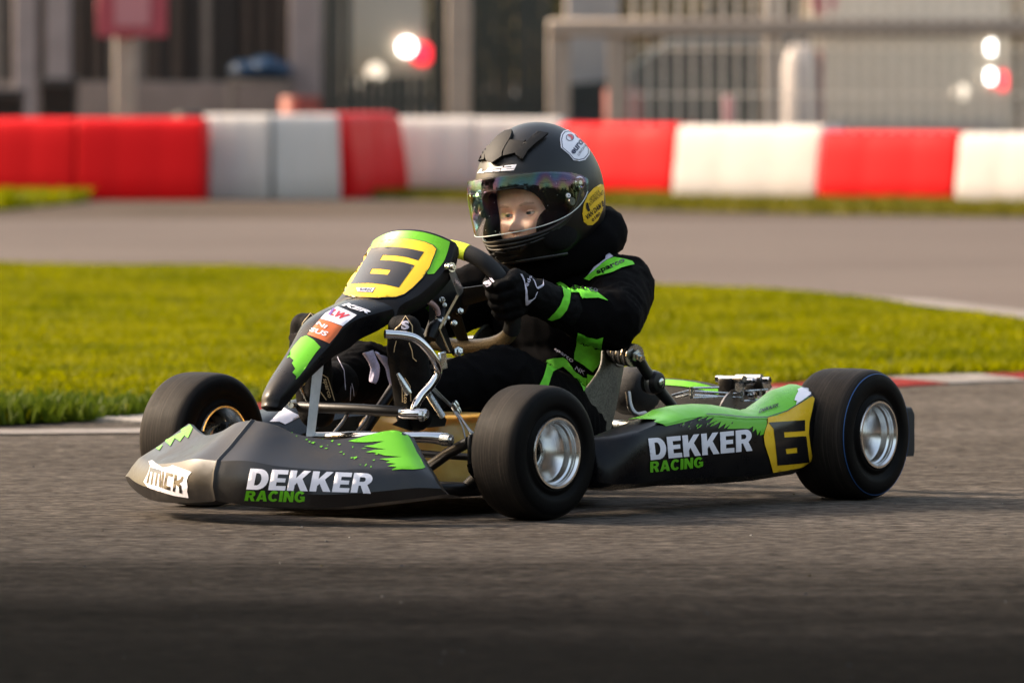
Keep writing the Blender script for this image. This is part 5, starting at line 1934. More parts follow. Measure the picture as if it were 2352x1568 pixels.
mb.obj('spokes', 'black_metal', steering)
mb = MB()
for k_ in range(6):
    a_ = k_ * math.pi / 3
    mb.add(lathe_data([(0.001, 0.01), (0.004, 0.01), (0.0045, 0.004), (0.0045, 0.0)], 10, Vector((0, math.cos(a_) * 0.03, 0)) + sup * (math.sin(a_) * 0.03) + snr * 0.004, snr))
mb.obj('bolts', 'zinc', steering)
tube('steering_column', [sc_ - snr * 0.045, K(985, 770, y=0.02), Vector((1.05, 0.0, 0.075))], 0.0105, 'black_metal', kart, 12)
# bracket plate under the panel with its hardware
bp = [(990, 640), (1030, 628), (1062, 676), (1058, 700), (1020, 740), (1040, 800), (1044, 812), (1022, 812), (985, 770), (985, 700)]
loft('column_bracket', [[K(u, v, y=0.055) for u, v in bp], [K(u, v, y=0.047) for u, v in bp]], 'black_metal', kart, True)
lp = L(Z10, [(330, 420), (352, 398), (395, 398), (415, 430), (545, 715), (545, 745), (505, 798), (478, 790), (360, 490)])
loft('panel_strut', [[K(u, v, y=0.108) for u, v in lp], [K(u, v, y=0.104) for u, v in lp]], 'grey_metal', kart, True)
tube('strut_edge', [K(*Z10(478, 790), y=0.106), K(*Z10(370, 985), y=0.10), K(*Z10(258, 1192), y=0.095)], 0.0026, 'gold_print', kart, 8)
tube('strut_edge', [K(*Z10(258, 1192), y=0.095), K(*Z10(378, 1465), y=0.095)], 0.0016, 'gold_print', kart, 8)
lathe('panel_bolt', [(0.001, 0.012), (0.0045, 0.012), (0.006, 0.008), (0.006, 0.005), (0.0095, 0.005), (0.0098, 0.001), (0.0105, -0.006), (0.001, -0.006)], 'chrome', kart, 20, K(*Z10(392, 455), y=0.112), (0.3, 1, 0.1))
for (zx, zy, y_, s) in ((287, 846, 0.06, 0.006), (318, 905, 0.06, 0.0045), (507, 978, 0.06, 0.0065), (436, 1122, 0.06, 0.0055), (480, 1462, 0.075, 0.0095), (290, 650, 0.06, 0.003), (358, 1060, 0.06, 0.004)):
    lathe('bolt', [(0.001, s * 1.4), (s * 0.55, s * 1.4), (s * 0.6, s * 0.6), (s, s * 0.5), (s * 1.05, 0), (s * 1.05, -s)], 'zinc', kart, 6 if s > 0.006 else 12, K(*Z10(zx, zy), y=y_), (0.5, 0.8, 0.2))
tube('reservoir', [K(*Z10(150, 1310), y=0.08), K(*Z10(190, 1190), y=0.08), K(*Z10(235, 1130), y=0.08)], [0.012, 0.014, 0.011], 'black_plastic', kart, 16, spl=3)
lathe('reservoir_cap', [(0.001, 0.010), (0.010, 0.010), (0.0115, 0.0), (0.001, -0.002)], 'white_bracket', kart, 18, K(*Z10(262, 1112), y=0.08), (-0.5, 0.3, 0.8))
tube('hose_end', [K(*Z10(255, 1085), y=0.08), K(*Z10(285, 1010), y=0.08), K(*Z10(312, 940), y=0.08)], [0.010, 0.009, 0.005], 'black_plastic', kart, 12)
tube('clear_hose', [K(*Z10(118, 862), y=0.08), K(*Z10(170, 885), y=0.08), K(*Z10(230, 950), y=0.08), K(*Z10(250, 1030), y=0.08)], 0.0052, 'clear_hose', kart, 12, spl=4)
gt = L(Z10, [(230, 730), (262, 860), (262, 890), (130, 985), (92, 940), (180, 860)])
loft('green_strap', [[K(u, v, y=0.04) for u, v in gt], [K(u, v, y=0.037) for u, v in gt]], 'suit_green', kart, True)

# ---- seat
lv = [(0.420, 0.10, (1479, 662), None), (0.385, 0.125, (1466, 700), None), (0.344, 0.150, (1449, 752), (1390, 768)), (0.305, 0.165, (1441, 793), (1386, 812)), (0.262, 0.172, (1431, 837), (1378, 855)), (0.206, 0.172, (1419, 909), (1330, 915)), (0.160, 0.168, (1407, 959), (1300, 955)), (0.112, 0.160, (1391, 997), (1280, 990)), (0.070, 0.130, (1374, 1024), (1270, 1010)), (0.050, 0.09, (1360, 1040), (1280, 1020))]
secs = []
for z_, w_, bk, fe in lv:
    rr = 0.06
    cx = K(bk[0], bk[1], y=w_ - 0.013).x + 0.035
    xb = cx - rr
    if fe:
        xf = K(fe[0], fe[1], y=w_).x
    else:
        xf = cx + 0.05 if z_ < 0.4 else cx + 0.01
    half_ = [Vector((xf, w_, z_)), Vector((xf * 0.6 + cx * 0.4, w_ + 0.004, z_)), Vector((cx, w_, z_))]
    for a_ in (30, 60):
        half_.append(Vector((cx - rr * math.sin(R(a_)), w_ - rr + rr * math.cos(R(a_)), z_)))
    half_.append(Vector((xb, w_ - rr, z_)))
    half_.append(Vector((xb - 0.008, (w_ - rr) * 0.4, z_)))
    secs.append([Vector((p_.x, p_.y, p_.z)) for p_ in half_] + [Vector((p_.x, -p_.y, p_.z)) for p_ in half_[::-1]])
seat = loft('seat', secs, 'seat_fibre', kart, deg=60, up=4)
sd_ = seat.modifiers.new('s', 'SOLIDIFY')
sd_.thickness = 0.006
sd_.offset = -1
apply_mods(seat)
sharp(seat, 50)
edge = [s[0] for s in secs]
tube('seat_edge', edge[2:8], 0.0042, 'seat_fibre', seat, 8, spl=4)
tube('seat_edge', [s for s in secs[0]], 0.0055, 'white_bracket', seat, 8, spl=3)
# mount, rubber rings, links
sc0 = K(1418, 806, y=0.170)
lathe('mount_disc', [(0.001, 0.006), (0.034, 0.006), (0.036, 0.003), (0.036, -0.006), (0.001, -0.006)], 'grey_metal', kart, 36, sc0 + Vector((-0.004, 0, 0.004)), (0, 1, 0))
mb = MB()
mb2 = MB()
a_, b_ = K(1412, 806, y=0.178), K(1462, 818, y=0.245)
ax = (b_ - a_).normalized()
for q in range(4):
    mb.add(lathe_data([(0.001, 0.0), (0.021, 0.0), (0.0235, 0.004), (0.0235, 0.010), (0.021, 0.0135), (0.001, 0.0135)], 28, a_ + ax * 0.0165 * q, ax))
    mb2.add(lathe_data([(0.001, 0.0), (0.0225, 0.0), (0.0225, 0.003), (0.001, 0.003)], 28, a_ + ax * (0.0165 * q + 0.0135), ax))
mb.obj('rubber_rings', 'grip_black', kart)
mb2.obj('steel_washers', 'zinc', kart)
lathe('damper_nut', [(0.001, 0.020), (0.005, 0.020), (0.005, 0.012), (0.009, 0.012), (0.009, 0.004), (0.013, 0.003), (0.013, 0.0)], 'zinc', kart, 6, b_ + ax * 0.002, ax)
la, lb, lc = K(1464, 820, y=0.245), K(1482, 850, y=0.247), K(1502, 878, y=0.25)
lk = tube('seat_link', [la, lb, lc], [0.014, 0.0125, 0.015], 'black_metal', kart, 12, flat=0.7, flat_dir=Vector((0, 1, 0)))
lathe('link_joint', [(0.001, -0.018), (0.021, -0.018), (0.023, -0.010), (0.023, 0.006), (0.020, 0.014), (0.016, 0.016), (0.001, 0.016)], 'black_metal', kart, 28, lc, (0, 1, 0))
lathe('joint_ring', [(0.0235, -0.008), (0.0245, -0.005), (0.0245, 0.0), (0.0235, 0.003)], 'grey_metal', kart, 28, lc, (0, 1, 0))
lathe('joint_bolt', [(0.001, 0.021), (0.006, 0.021), (0.009, 0.019), (0.009, 0.014)], 'zinc', kart, 20, lc, (0, 1, 0))
tube('lower_link', [lc, K(1522, 905, y=0.255), K(1545, 932, y=0.26), K(1565, 965, y=0.265)], [0.017, 0.013, 0.011, 0.010], 'black_metal', kart, 12, flat=0.7, flat_dir=Vector((0, 1, 0)))

# ---- engine side, rear bumper, brake
box('air_box', K(1456, 896, y=-0.04), (0.10, 0.11, 0.10), 'grip_black', kart, Matrix.Rotation(R(8), 3, 'X'), 0.045, 4)
tube('air_hose', [K(1442, 900, y=0.08), K(1448, 935, y=0.09), K(1462, 952, y=0.10), K(1482, 950, y=0.10)], 0.006, 'grey_metal', kart, 10, spl=4)
en = MB()
en.add(box_data((0.17, -0.24, 0.15), (0.16, 0.12, 0.16), None, 0.015, 2))
for q in range(7):
    en.add(box_data((0.17, -0.24, 0.235 + 0.013 * q), (0.13, 0.12, 0.006), None, 0.002, 1))
en.obj('engine', 'grey_metal', kart)
rb = []
for y_, ztop, xo in ((0.488, 0.166, -0.238), (0.480, 0.174, -0.243), (0.44, 0.176, -0.25), (0.36, 0.172, -0.25), (0.16, 0.178, -0.24), (0.06, 0.200, -0.225), (-0.03, 0.217, -0.215), (-0.20, 0.219, -0.215), (-0.29, 0.19, -0.23), (-0.40, 0.172, -0.25), (-0.56, 0.174, -0.243)):
    zb = 0.075 if y_ > 0.3 or y_ < -0.38 else 0.10
    rb.append([Vector((xo - 0.022, y_, zb)), Vector((xo + 0.022, y_, zb)), Vector((xo + 0.026, y_, zb + 0.01)), Vector((xo + 0.026, y_, ztop - 0.01)), Vector((xo + 0.018, y_, ztop)), Vector((xo - 0.018, y_, ztop)), Vector((xo - 0.026, y_, ztop - 0.01)), Vector((xo - 0.026, y_, zb + 0.01))])
rbo = loft('rear_bumper', rb, 'grip_black', kart, True, True, deg=50, up=4)
film_rows = [[Vector((s[4].x, s[4].y, s[4].z + 0.0015)), Vector((s[5].x, s[5].y, s[5].z + 0.0015))] for s in rb[4:8]]
film_rows2 = [[Vector((s[3].x + 0.0015, s[3].y, s[3].z)), Vector((s[4].x + 0.0012, s[4].y, s[4].z + 0.0012))] for s in rb[4:8]]
loft('green_film', film_rows2, 'green_vinyl', rbo, up=4)
# brake calliper over the axle
cal = empty('brake_calliper', K(1700, 895, y=0.23), 0, kart)
cb = Vector(cal.location)


def kc(zx, zy, y_):
    return K(*Z11(zx, zy), y=y_) - cb


def rodc(name, a, b_, r_, mat, seg=16):
    v, f = rod_data(a, b_, r_, seg)
    return sharp(mesh_obj(name, v, f, mat, cal), 40)


rodc('cylinder', kc(700, 262, 0.19), kc(1045, 262, 0.26), 0.0068, 'grey_metal')
rodc('cylinder', kc(930, 238, 0.19), kc(1290, 240, 0.26), 0.0060, 'grey_metal')
box('body', kc(830, 390, 0.215), (0.040, 0.035, 0.040), 'black_metal', cal, None, 0.006, 2)
box('body', kc(1200, 380, 0.245), (0.040, 0.03, 0.035), 'black_metal', cal, None, 0.006, 2)
ck = [(910, 330), (1050, 240), (1130, 250), (1100, 340), (980, 460), (905, 430)]
loft('cheek', [[kc(a, b2, 0.255) for a, b2 in ck], [kc(a, b2, 0.245) for a, b2 in ck]], 'zinc', cal, True)
ck = [(1270, 260), (1390, 240), (1440, 380), (1400, 430), (1330, 420), (1300, 340)]
loft('cheek', [[kc(a, b2, 0.275) for a, b2 in ck], [kc(a, b2, 0.265) for a, b2 in ck]], 'zinc', cal, True)
for (zx, zy, y_) in ((1120, 300, 0.262), (1355, 285, 0.282), (680, 262, 0.185), (1175, 275, 0.262), (1150, 500, 0.262)):
    s = 0.0068 if zx != 1175 else 0.004
    lathe('bolt_head', [(0.0035, 0.004), (0.0036, 0.009), (s, 0.009), (s * 1.06, 0.007), (s * 1.06, -0.006), (0.001, -0.006)], 'chrome', cal, 18, kc(zx, zy, y_), (-0.1, 1, 0.05))
for (zx, z0, z1, y_) in ((285, 375, 545, 0.17), (1010, 425, 590, 0.25), (1275, 410, 510, 0.27)):
    rodc('spacer', kc(zx, z0, y_), kc(zx, z1, y_), 0.0042 if zx != 1275 else 0.003, 'zinc', 12)
for (a, b2) in (((300, 392, .17), (680, 385, .21)), ((330, 440, .17), (1000, 475, .25)), ((330, 495, .17), (1000, 530, .25)), ((300, 535, .17), (660, 520, .21)), ((1060, 435, .25), (1380, 415, .28)), ((1040, 580, .25), (1250, 560, .27)), ((0, 500, .14), (250, 430, .17)), ((60, 530, .14), (250, 490, .17))):
    rodc('rod', kc(*a), kc(*b2), 0.0022, 'zinc', 8)
dv, dfc = lathe_data([(0.045, -0.002), (0.085, -0.002), (0.085, 0.002), (0.045, 0.002)], 48, Vector((0.0, 0.235, REAR_R)), (0, 1, 0))
sharp(mesh_obj('brake_disc', dv, dfc, 'grey_metal', kart), 40)
o = tube('brake_hose', [K(*Z11(800, 500), y=0.2), K(*Z11(750, 560), y=0.2), K(*Z11(715, 660), y=0.2)], 0.003, 'zinc', kart, 8, spl=3)
# steering wheel sits a little further forward than its column end
# ------------------------------------------------------------------ the driver
PO = Vector((0.33, 0.0, 0.05))
person = empty('person', KM @ PO, math.atan2(FD.y, FD.x))
tag(person, 'child in black and green racing suit and black helmet steering the kart', 'person')
person.location.z = PO.z


def seat_in(o):
    """part measured in the kart's space, hung on the person"""
    if o.parent == person:
        o.location = -PO
    return o


def mv(p_, y_sign=1):
    return Vector((p_[0], p_[1] * y_sign, p_[2]))


HAND_A = R(14)
RC = sc_.copy()
P_ring = RC + Vector((0, 0.134, 0)) + sup * (hgt * 0.04)
elbow, wrist = Vector((0.452, 0.235, 0.362)), Vector((0.560, 0.192, 0.388))
shapes = []
shapes.append(ellipsoid_data((0.335, 0, 0.135), (0.115, 0.125, 0.085)))
shapes.append(ellipsoid_data((0.315, 0, 0.235), (0.105, 0.128, 0.11)))
shapes.append(ellipsoid_data((0.295, 0, 0.345), (0.108, 0.148, 0.12)))
shapes.append(ellipsoid_data((0.300, 0, 0.430), (0.075, 0.135, 0.06)))
shapes.append(capsule_data((0.305, 0, 0.42), (0.325, 0, 0.52), 0.058, 0.052))
knee = K(1150, 862, y=0.165)
ankle = K(968, 900, y=0.118)
for s in (1, -1):
    shapes.append(capsule_data(mv((0.283, 0.085, 0.425), s), mv((0.288, 0.150, 0.423), s), 0.07, 0.066))
    shapes.append(capsule_data(mv((0.288, 0.150, 0.423), s), mv(elbow, s), 0.067, 0.061))
    shapes.append(capsule_data(mv(elbow, s), mv(elbow.lerp(wrist, 0.5), s), 0.061, 0.053))
    shapes.append(capsule_data(mv(elbow.lerp(wrist, 0.5), s), mv(wrist, s), 0.053, 0.040))
    shapes.append(capsule_data(mv((0.355, 0.075, 0.125), s), mv((0.50, 0.125, 0.19), s), 0.085, 0.074))
    shapes.append(capsule_data(mv((0.50, 0.125, 0.19), s), mv(knee, s), 0.074, 0.060))
    shapes.append(capsule_data(mv(knee, s), mv(ankle, s), 0.060, 0.043))


def wrinkle_suit(me):
    """cloth folds: bunched at elbows, knees and waist"""
    from mathutils import noise
    nrm = [v.normal.copy() for v in me.vertices]
    for v, vn in zip(me.vertices, nrm):
        p_ = v.co.copy()
        amp = 0.0
        for c, r_ in ((elbow, 0.12), (mv(elbow, -1), 0.12), (knee, 0.13), (mv(knee, -1), 0.13), (Vector((0.36, 0.10, 0.19)), 0.13), (wrist, 0.08), (ankle, 0.09), (Vector((0.29, 0.15, 0.41)), 0.10)):
            amp = max(amp, 1 - (p_ - c).length / r_)
        n1 = noise.noise(Vector((p_.x * 30, p_.y * 34, p_.z * 22)))
        n2 = noise.noise(Vector((p_.x * 11 + 4, p_.y * 11, p_.z * 11)))
        ridge = (1 - abs(n1)) ** 3 - 0.4
        v.co = p_ + vn * (ridge * (0.0030 + 0.0060 * max(0, amp)) + n2 * 0.004)


suit = seat_in(blob('racing_suit', shapes, 'suit_black', person, 0.0065, 6, wrinkle_suit))
SUB = bvh_of([suit])


def patch(name, lp, mat='suit_green', off=0.0034, par=None, step=4.0):
    o = decal(name, [lp], SUB, mat, suit, off, step)
    return o


patch('green_shoulder_patch', L(Z4, [(1242, 220), (1330, 140), (1440, 60), (1500, 38), (1600, 60), (1650, 75), (1668, 100), (1560, 130), (1480, 170), (1340, 205), (1290, 237)]))
patch('white_piping', L(Z4, [(1275, 190), (1330, 125), (1425, 55), (1430, 20), (1460, 10), (1490, 35), (1430, 64), (1335, 142)]), 'suit_white', 0.0038)
text_decal('lettering', 'sparco', quad(*L(Z4, [(1350, 160), (1575, 58), (1368, 205), (1592, 92)])), SUB, 'black_vinyl', suit, 0.0048, 0.02)
patch('green_side_panel', L(Z4, [(1180, 678), (1250, 710), (1340, 735), (1393, 718), (1385, 780), (1390, 870), (1360, 960), (1298, 1030), (1220, 970), (1140, 920), (1160, 800)]))
patch('green_hip_band', L(Z4, [(912, 928), (980, 910), (1050, 905), (1090, 930), (1150, 1020), (1220, 1075), (1250, 1080), (1245, 1150), (1220, 1200), (1190, 1130), (1130, 1050), (1050, 985), (950, 1030), (910, 1148), (833, 1140), (870, 1070)]))
patch('green_hip_band', L(Z4, [(1250, 1050), (1310, 1060), (1325, 1090), (1300, 1170), (1250, 1170)]), off=0.0050)
text_decal('lettering', 'sparco', quad(*L(Z4, [(985, 820), (1140, 930), (975, 842), (1125, 962)])), SUB, 'suit_white', suit, 0.0048, 0.0)
text_decal('lettering', 'NK', quad(*L(Z4, [(1160, 985), (1235, 1030), (1150, 1010), (1225, 1055)])), SUB, 'suit_white', suit, 0.0048, 0.0)

# collar rolled round the neck
pts = []
for k_ in range(20):
    a_ = 2 * math.pi * k_ / 20
    pts.append(Vector((0.292 + 0.088 * math.cos(a_), 0.092 * math.sin(a_), 0.512 - 0.035 * math.cos(a_))))
cv, cf = tube_data(catmull(pts, 3, True), 0.044, 18, True)
collar = seat_in(mesh_obj('neck_collar', cv, cf, 'suit_black', person))
from mathutils import noise as mnoise
for v, vn in [(v, v.normal.copy()) for v in collar.data.vertices]:
    v.co += vn * (0.006 * mnoise.noise(v.co * 22) + 0.003 * mnoise.noise(v.co * 60))
collar.data.update()

# ---- gloves gripping the rim
front_dir = -snr


def glove(s):
    P0 = mv(P_ring, s)
    o_ = Vector((0, s, 0))
    shp = []
    W = mv(wrist, s)
    base = []
    for i, off in enumerate((0.036, 0.014, -0.008, -0.029)):
        c = P0 + sup * off
        rr = (0.0122, 0.0128, 0.0124, 0.0112)[i]
        ringd = 0.0165 + rr * 0.92
        pts = []
        end = (192, 205, 200, 186)[i]
        for b_ in (-35, 15, 62, 110, 155, end):
            bb = R(b_)
            pts.append(c + (o_ * math.cos(bb) + front_dir * math.sin(bb)) * ringd)
        for q in range(5):
            r0 = rr * (1.12 - 0.05 * q)
            shp.append(capsule_data(pts[q], pts[q + 1], r0, rr * (1.12 - 0.05 * (q + 1))))
        base.append(pts[0])
        shp.append(capsule_data(W.lerp(pts[0], 0.30), pts[0], 0.024, rr * 1.35))
        shp.append(capsule_data(pts[0], pts[1], rr * 1.4, rr * 1.2))
    shp.append(capsule_data(W + (W - P0).normalized() * 0.010, W, 0.043, 0.040))
    shp.append(capsule_data(W, W.lerp(base[1], 0.55), 0.039, 0.036))
    shp.append(capsule_data(W.lerp(base[1], 0.45), base[1].lerp(base[2], 0.5) + o_ * 0.004, 0.037, 0.030))
    # thumb leaves the side of the palm and closes along the inside of the rim
    t0 = W.lerp(base[0], 0.45) - o_ * 0.012
    t1 = P0 + sup * 0.030 - front_dir * 0.030 - o_ * 0.008
    t2 = P0 + sup * 0.052 - front_dir * 0.020 - o_ * 0.022
    t3 = P0 + sup * 0.060 + front_dir * 0.002 - o_ * 0.028
    shp += [capsule_data(t0, t1, 0.019, 0.0145), capsule_data(t1, t2, 0.0145, 0.0125), capsule_data(t2, t3, 0.0125, 0.0105)]

    def wr(me):
        nrm = [v.normal.copy() for v in me.vertices]
        for v, vn in zip(me.vertices, nrm):
            v.co += vn * (0.0016 * mnoise.noise(v.co * 70) + 0.0012 * mnoise.noise(v.co * 160))
    return seat_in(blob('glove', shp, 'glove_black', person, 0.0034, 3, wr))


gl_near = glove(1)
gl_far = glove(-1)
GB = bvh_of([gl_near])
SUB = bvh_of([suit, gl_near])
patch('green_cuff', L(Z4, [(975, 240), (1020, 238), (1070, 265), (1110, 300), (1115, 340), (1100, 420), (1075, 490), (1020, 550), (950, 572), (915, 560), (980, 500), (1030, 430), (1050, 370), (1040, 310), (1010, 265)]))
patch('green_stripe', L(Z4, [(1112, 300), (1160, 270), (1240, 300), (1340, 340), (1380, 370), (1440, 412), (1350, 388), (1210, 390), (1190, 345), (1116, 342)]))
text_decal('lettering', 'sparco', quad(*L(Z4, [(1130, 268), (1350, 322), (1150, 330), (1345, 362)])), SUB, 'black_vinyl', suit, 0.0048, 0.02)
text_decal('lettering', 'S', quad(*L(Z4, [(352, 250), (412, 228), (392, 292), (440, 262)])), GB, 'suit_white', gl_near, 0.002, 0.06)
decal('lettering', [L(Z4, [(404, 215), (418, 206), (456, 246), (444, 254)])], GB, 'suit_white', gl_near, 0.002, 6)
decal('white_trim', [L(Z4, [(672, 178), (690, 182), (715, 230), (735, 320), (745, 400), (780, 390), (800, 375), (822, 330), (826, 332), (806, 384), (775, 408), (740, 442), (724, 440), (722, 320), (708, 240)])], bvh_of([gl_near, suit]), 'suit_white', gl_near, 0.0025, 6)
decal('white_trim', [L(Z4, [(772, 212), (800, 240), (822, 290), (850, 280), (868, 265), (876, 225), (880, 280), (830, 308), (815, 300), (795, 245)])], bvh_of([gl_near, suit]), 'suit_white', gl_near, 0.0025, 6)
text_decal('lettering', 'spa', quad(*L(Z4, [(775, 200), (740, 290), (745, 190), (715, 280)])), bvh_of([gl_near, suit]), 'suit_white', gl_near, 0.0025, 0.0)

# ---- boots, soles to the pedals
ankle_l = ankle


def boot_creases(me):
    nrm = [v.normal.copy() for v in me.vertices]
    for v, vn in zip(me.vertices, nrm):
        v.co += vn * (0.0016 * mnoise.noise(v.co * 60))


def boot(s):
    heel = mv((0.950, 0.118, 0.190), s)
    ball = mv((0.972, 0.118, 0.315), s)
    toe = mv((0.982, 0.118, 0.360), s)
    shp = []
    for dy, r_ in ((-0.012, 0.030), (0.012, 0.030)):
        dv_ = Vector((0, dy, 0))
        shp += [capsule_data(heel + dv_ * 0.6, ball + dv_, r_, r_ + 0.001), capsule_data(ball + dv_, toe + dv_ * 0.7, r_ + 0.001, 0.026)]
    shp += [capsule_data(heel + Vector((-0.012, 0, 0.03)), mv(ankle, s) + Vector((-0.045, 0.004 * s, 0.008)), 0.042, 0.046)]
    shp += [capsule_data(heel + Vector((-0.01, 0, 0.05)), ball + Vector((-0.016, 0, -0.02)), 0.035, 0.030)]
    b_ = seat_in(blob('boot', shp, 'boot_black', person, 0.0042, 4, boot_creases))
    return b_


bt, btf = boot(1), boot(-1)
BTB = bvh_of([bt])
BTF = bvh_of([btf])


def line_decal(pts, w_, z, bvh, mat, par, name='gold_line', off=0.002):
    pts = [Vector(z(*p_)) for p_ in pts]
    a, b_ = [], []
    for i, p_ in enumerate(pts):
        d = (pts[min(i + 1, len(pts) - 1)] - pts[max(i - 1, 0)]).normalized()
        nn = Vector((-d.y, d.x)) * w_ / 2
        a.append(tuple(p_ + nn))
        b_.append(tuple(p_ - nn))
    return decal(name, [a + b_[::-1]], bvh, mat, par, off, 7)


line_decal([(1500, 280), (1560, 230), (1612, 142), (1680, 240), (1684, 340)], 2.0, Z3, BTB, 'gold_print', bt)
text_decal('lettering', 'S', quad(*L(Z3, [(1570, 190), (1650, 190), (1570, 278), (1650, 278)])), BTB, 'suit_white', bt, 0.002, 0.05)
decal('lettering', [L(Z3, [(1552, 288), (1630, 296), (1628, 318), (1550, 308)])], BTB, 'suit_white', bt, 0.002, 8)
line_decal([(1520, 400), (1500, 470), (1495, 520)], 1.8, Z3, BTB, 'gold_print', bt)
line_decal([(1650, 420), (1680, 500), (1690, 580), (1728, 615)], 1.8, Z3, BTB, 'gold_print', bt)
line_decal([(1585, 1050), (1580, 860), (1612, 790), (1665, 880), (1672, 1040)], 2.0, Z3, BTB, 'gold_print', bt)
text_decal('lettering', 'sparco', quad(*L(Z3, [(1603, 870), (1600, 1062), (1645, 870), (1640, 1062)])), BTB, 'gold_print', bt, 0.002, 0.02)
line_decal([(515, 250), (522, 210), (600, 115), (650, 160)], 1.8, Z3, BTF, 'gold_print', btf)
line_decal([(720, 755), (775, 790), (850, 1035)], 2.0, Z3, bvh_of([btf, suit]), 'gold_print', btf)
line_decal([(700, 930), (765, 1030)], 2.0, Z3, bvh_of([btf, suit]), 'gold_print', btf)
text_decal('lettering', 'sparco', quad(*L(Z3, [(760, 800), (815, 1000), (720, 805), (768, 1010)])), bvh_of([btf, suit]), 'gold_print', btf, 0.002, 0.02)
line_decal([(865, 510), (900, 610), (955, 720), (965, 920)], 1.6, Z3, bvh_of([btf, suit]), 'suit_white', btf, 'white_line')
line_decal([(1015, 1030), (1022, 900), (1032, 850), (1050, 920), (1055, 980)], 1.4, Z3, bvh_of([btf, suit]), 'suit_white', btf, 'white_line')

# loose lilac mesh lining hanging at the far knee
def flap(name, left, right, y0, bulge):
    secs_ = []
    for (a, b_) in zip(left, right):
        p0, p1 = K(*Z3(*a), y=y0), K(*Z3(*b_), y=y0 + 0.01)
        row = []
        for q in range(7):
            t_ = q / 6
            row.append(p0.lerp(p1, t_) + Vector((0.6, 0.35, 0)) * (bulge * math.sin(math.pi * t_)) + Vector((0.5, 0.3, 0)) * (0.004 * math.sin(9 * t_ + a[1] * 0.02)))
        secs_.append(row)
    o = loft(name, secs_, 'lilac_mesh', person, up=4)
    m_ = o.modifiers.new('s', 'SOLIDIFY')
    m_.thickness = 0.003
    apply_mods(o)
    return seat_in(o)


flap('mesh_lining', [(1150, 540), (1200, 610), (1240, 690), (1225, 780), (1222, 830)], [(1270, 500), (1310, 600), (1338, 680), (1325, 800), (1300, 852)], 0.035, 0.012)
flap('mesh_lining', [(1280, 520), (1340, 610), (1395, 690), (1418, 790), (1440, 865)], [(1400, 562), (1470, 610), (1545, 710), (1562, 790), (1555, 900)], 0.065, 0.014)

# white patch on the nose of the far pod
wl = [(165, 1262), (320, 1112), (345, 1128), (500, 1205), (330, 1290), (270, 1262)]
decal('white_tip', [L(Z3, wl)], SF, 'white_vinyl', podf, 0.0012, 8)

# ---- helmet
HC = K(1237, 442, y=0.0)
HR = (Matrix.Rotation(R(-3), 4, 'Z') @ Matrix.Rotation(R(5), 4, 'Y') @ Matrix.Rotation(R(7), 4, 'X'))
HX = Matrix.Translation(HC) @ HR


def sstep(a, b_, x):
    t_ = max(0.0, min(1.0, (x - a) / (b_ - a)))
    return t_ * t_ * (3 - 2 * t_)


def shell(az, el, k=1.0, grow=0.0):
    """point of the helmet shell: az 0 to the front, el up, degrees"""
    ca, sa = math.cos(R(az)), math.sin(R(az))
    ce, se = math.cos(R(el)), math.sin(R(el))
    if el < 0:
        h = ce ** 0.45
    else:
        h = ce
    a = 0.140 if ca > 0 else 0.150
    chin = 0.020 * sstep(-12, -45, el) * max(0, ca) ** 1.6
    jaw = 1.0 - 0.16 * sstep(-20, -62, el) * (1 - max(0, ca) * 0.4)
    x_ = (a * k + grow) * h * ca * jaw + chin * k
    y_ = (0.1185 * k + grow) * h * sa * jaw
    z_ = ((0.141 if se > 0 else 0.150) * k + grow) * se
    return Vector((x_, y_, z_))


def openlim(az, A, lo0, hi0, mid):
    """lower and upper limit of the eye port at az"""
    t_ = min(1.0, abs(az) / A)
    q = (1 - t_ ** 3.2)
    return mid + (lo0 - mid) * (max(0, q) ** 0.6), mid + (hi0 - mid) * (max(0, q) ** 0.6)


def port_shell(name, A, lo0, hi0, mid, k, bottom, mat, parent, thick, nb=16, nu=26, na=120):
    verts, faces = [], []
    azs = [-180 + 360 * i / na for i in range(na)]
    rows_l, rows_u = [], []
    for az in azs:
        lo, hi = openlim(az, A, lo0, hi0, mid) if abs(az) < A else (mid, mid)
        cl_ = []
        for j in range(nb + 1):
            cl_.append(len(verts))
            verts.append(HX @ shell(az, bottom + (lo - bottom) * j / nb, k))
        rows_l.append(cl_)
        cu_ = []
        for j in range(nu + 1):
            if j == 0 and abs(az) >= A:
                cu_.append(cl_[-1])
                continue
            cu_.append(len(verts))
            e_ = hi + (89.2 - hi) * (j / nu)
            verts.append(HX @ shell(az, e_, k))
        rows_u.append(cu_)
    for i in range(na):
        i2 = (i + 1) % na
        for rr, n_ in ((rows_l, nb), (rows_u, nu)):
            for j in range(n_):
                faces.append((rr[i][j], rr[i2][j], rr[i2][j + 1], rr[i][j + 1]))
    faces.append(tuple(rows_u[i][nu] for i in range(na)))
    o = mesh_obj(name, verts, faces, mat, parent)
    bm = bmesh.new()
    bm.from_mesh(o.data)
    bmesh.ops.recalc_face_normals(bm, faces=bm.faces)
    bm.to_mesh(o.data)
    bm.free()
    m_ = o.modifiers.new('s', 'SOLIDIFY')
    m_.thickness = thick
    m_.offset = -1
    apply_mods(o)
    sharp(o, 60)
    return o


AOP, LO, HI, MID = 84, -34, 17, 2
helmet = port_shell('helmet', AOP, LO, HI, MID, 1.0, -60, 'helmet_black', person, 0.010)
seat_in(helmet)
HB = bvh_of([helmet])
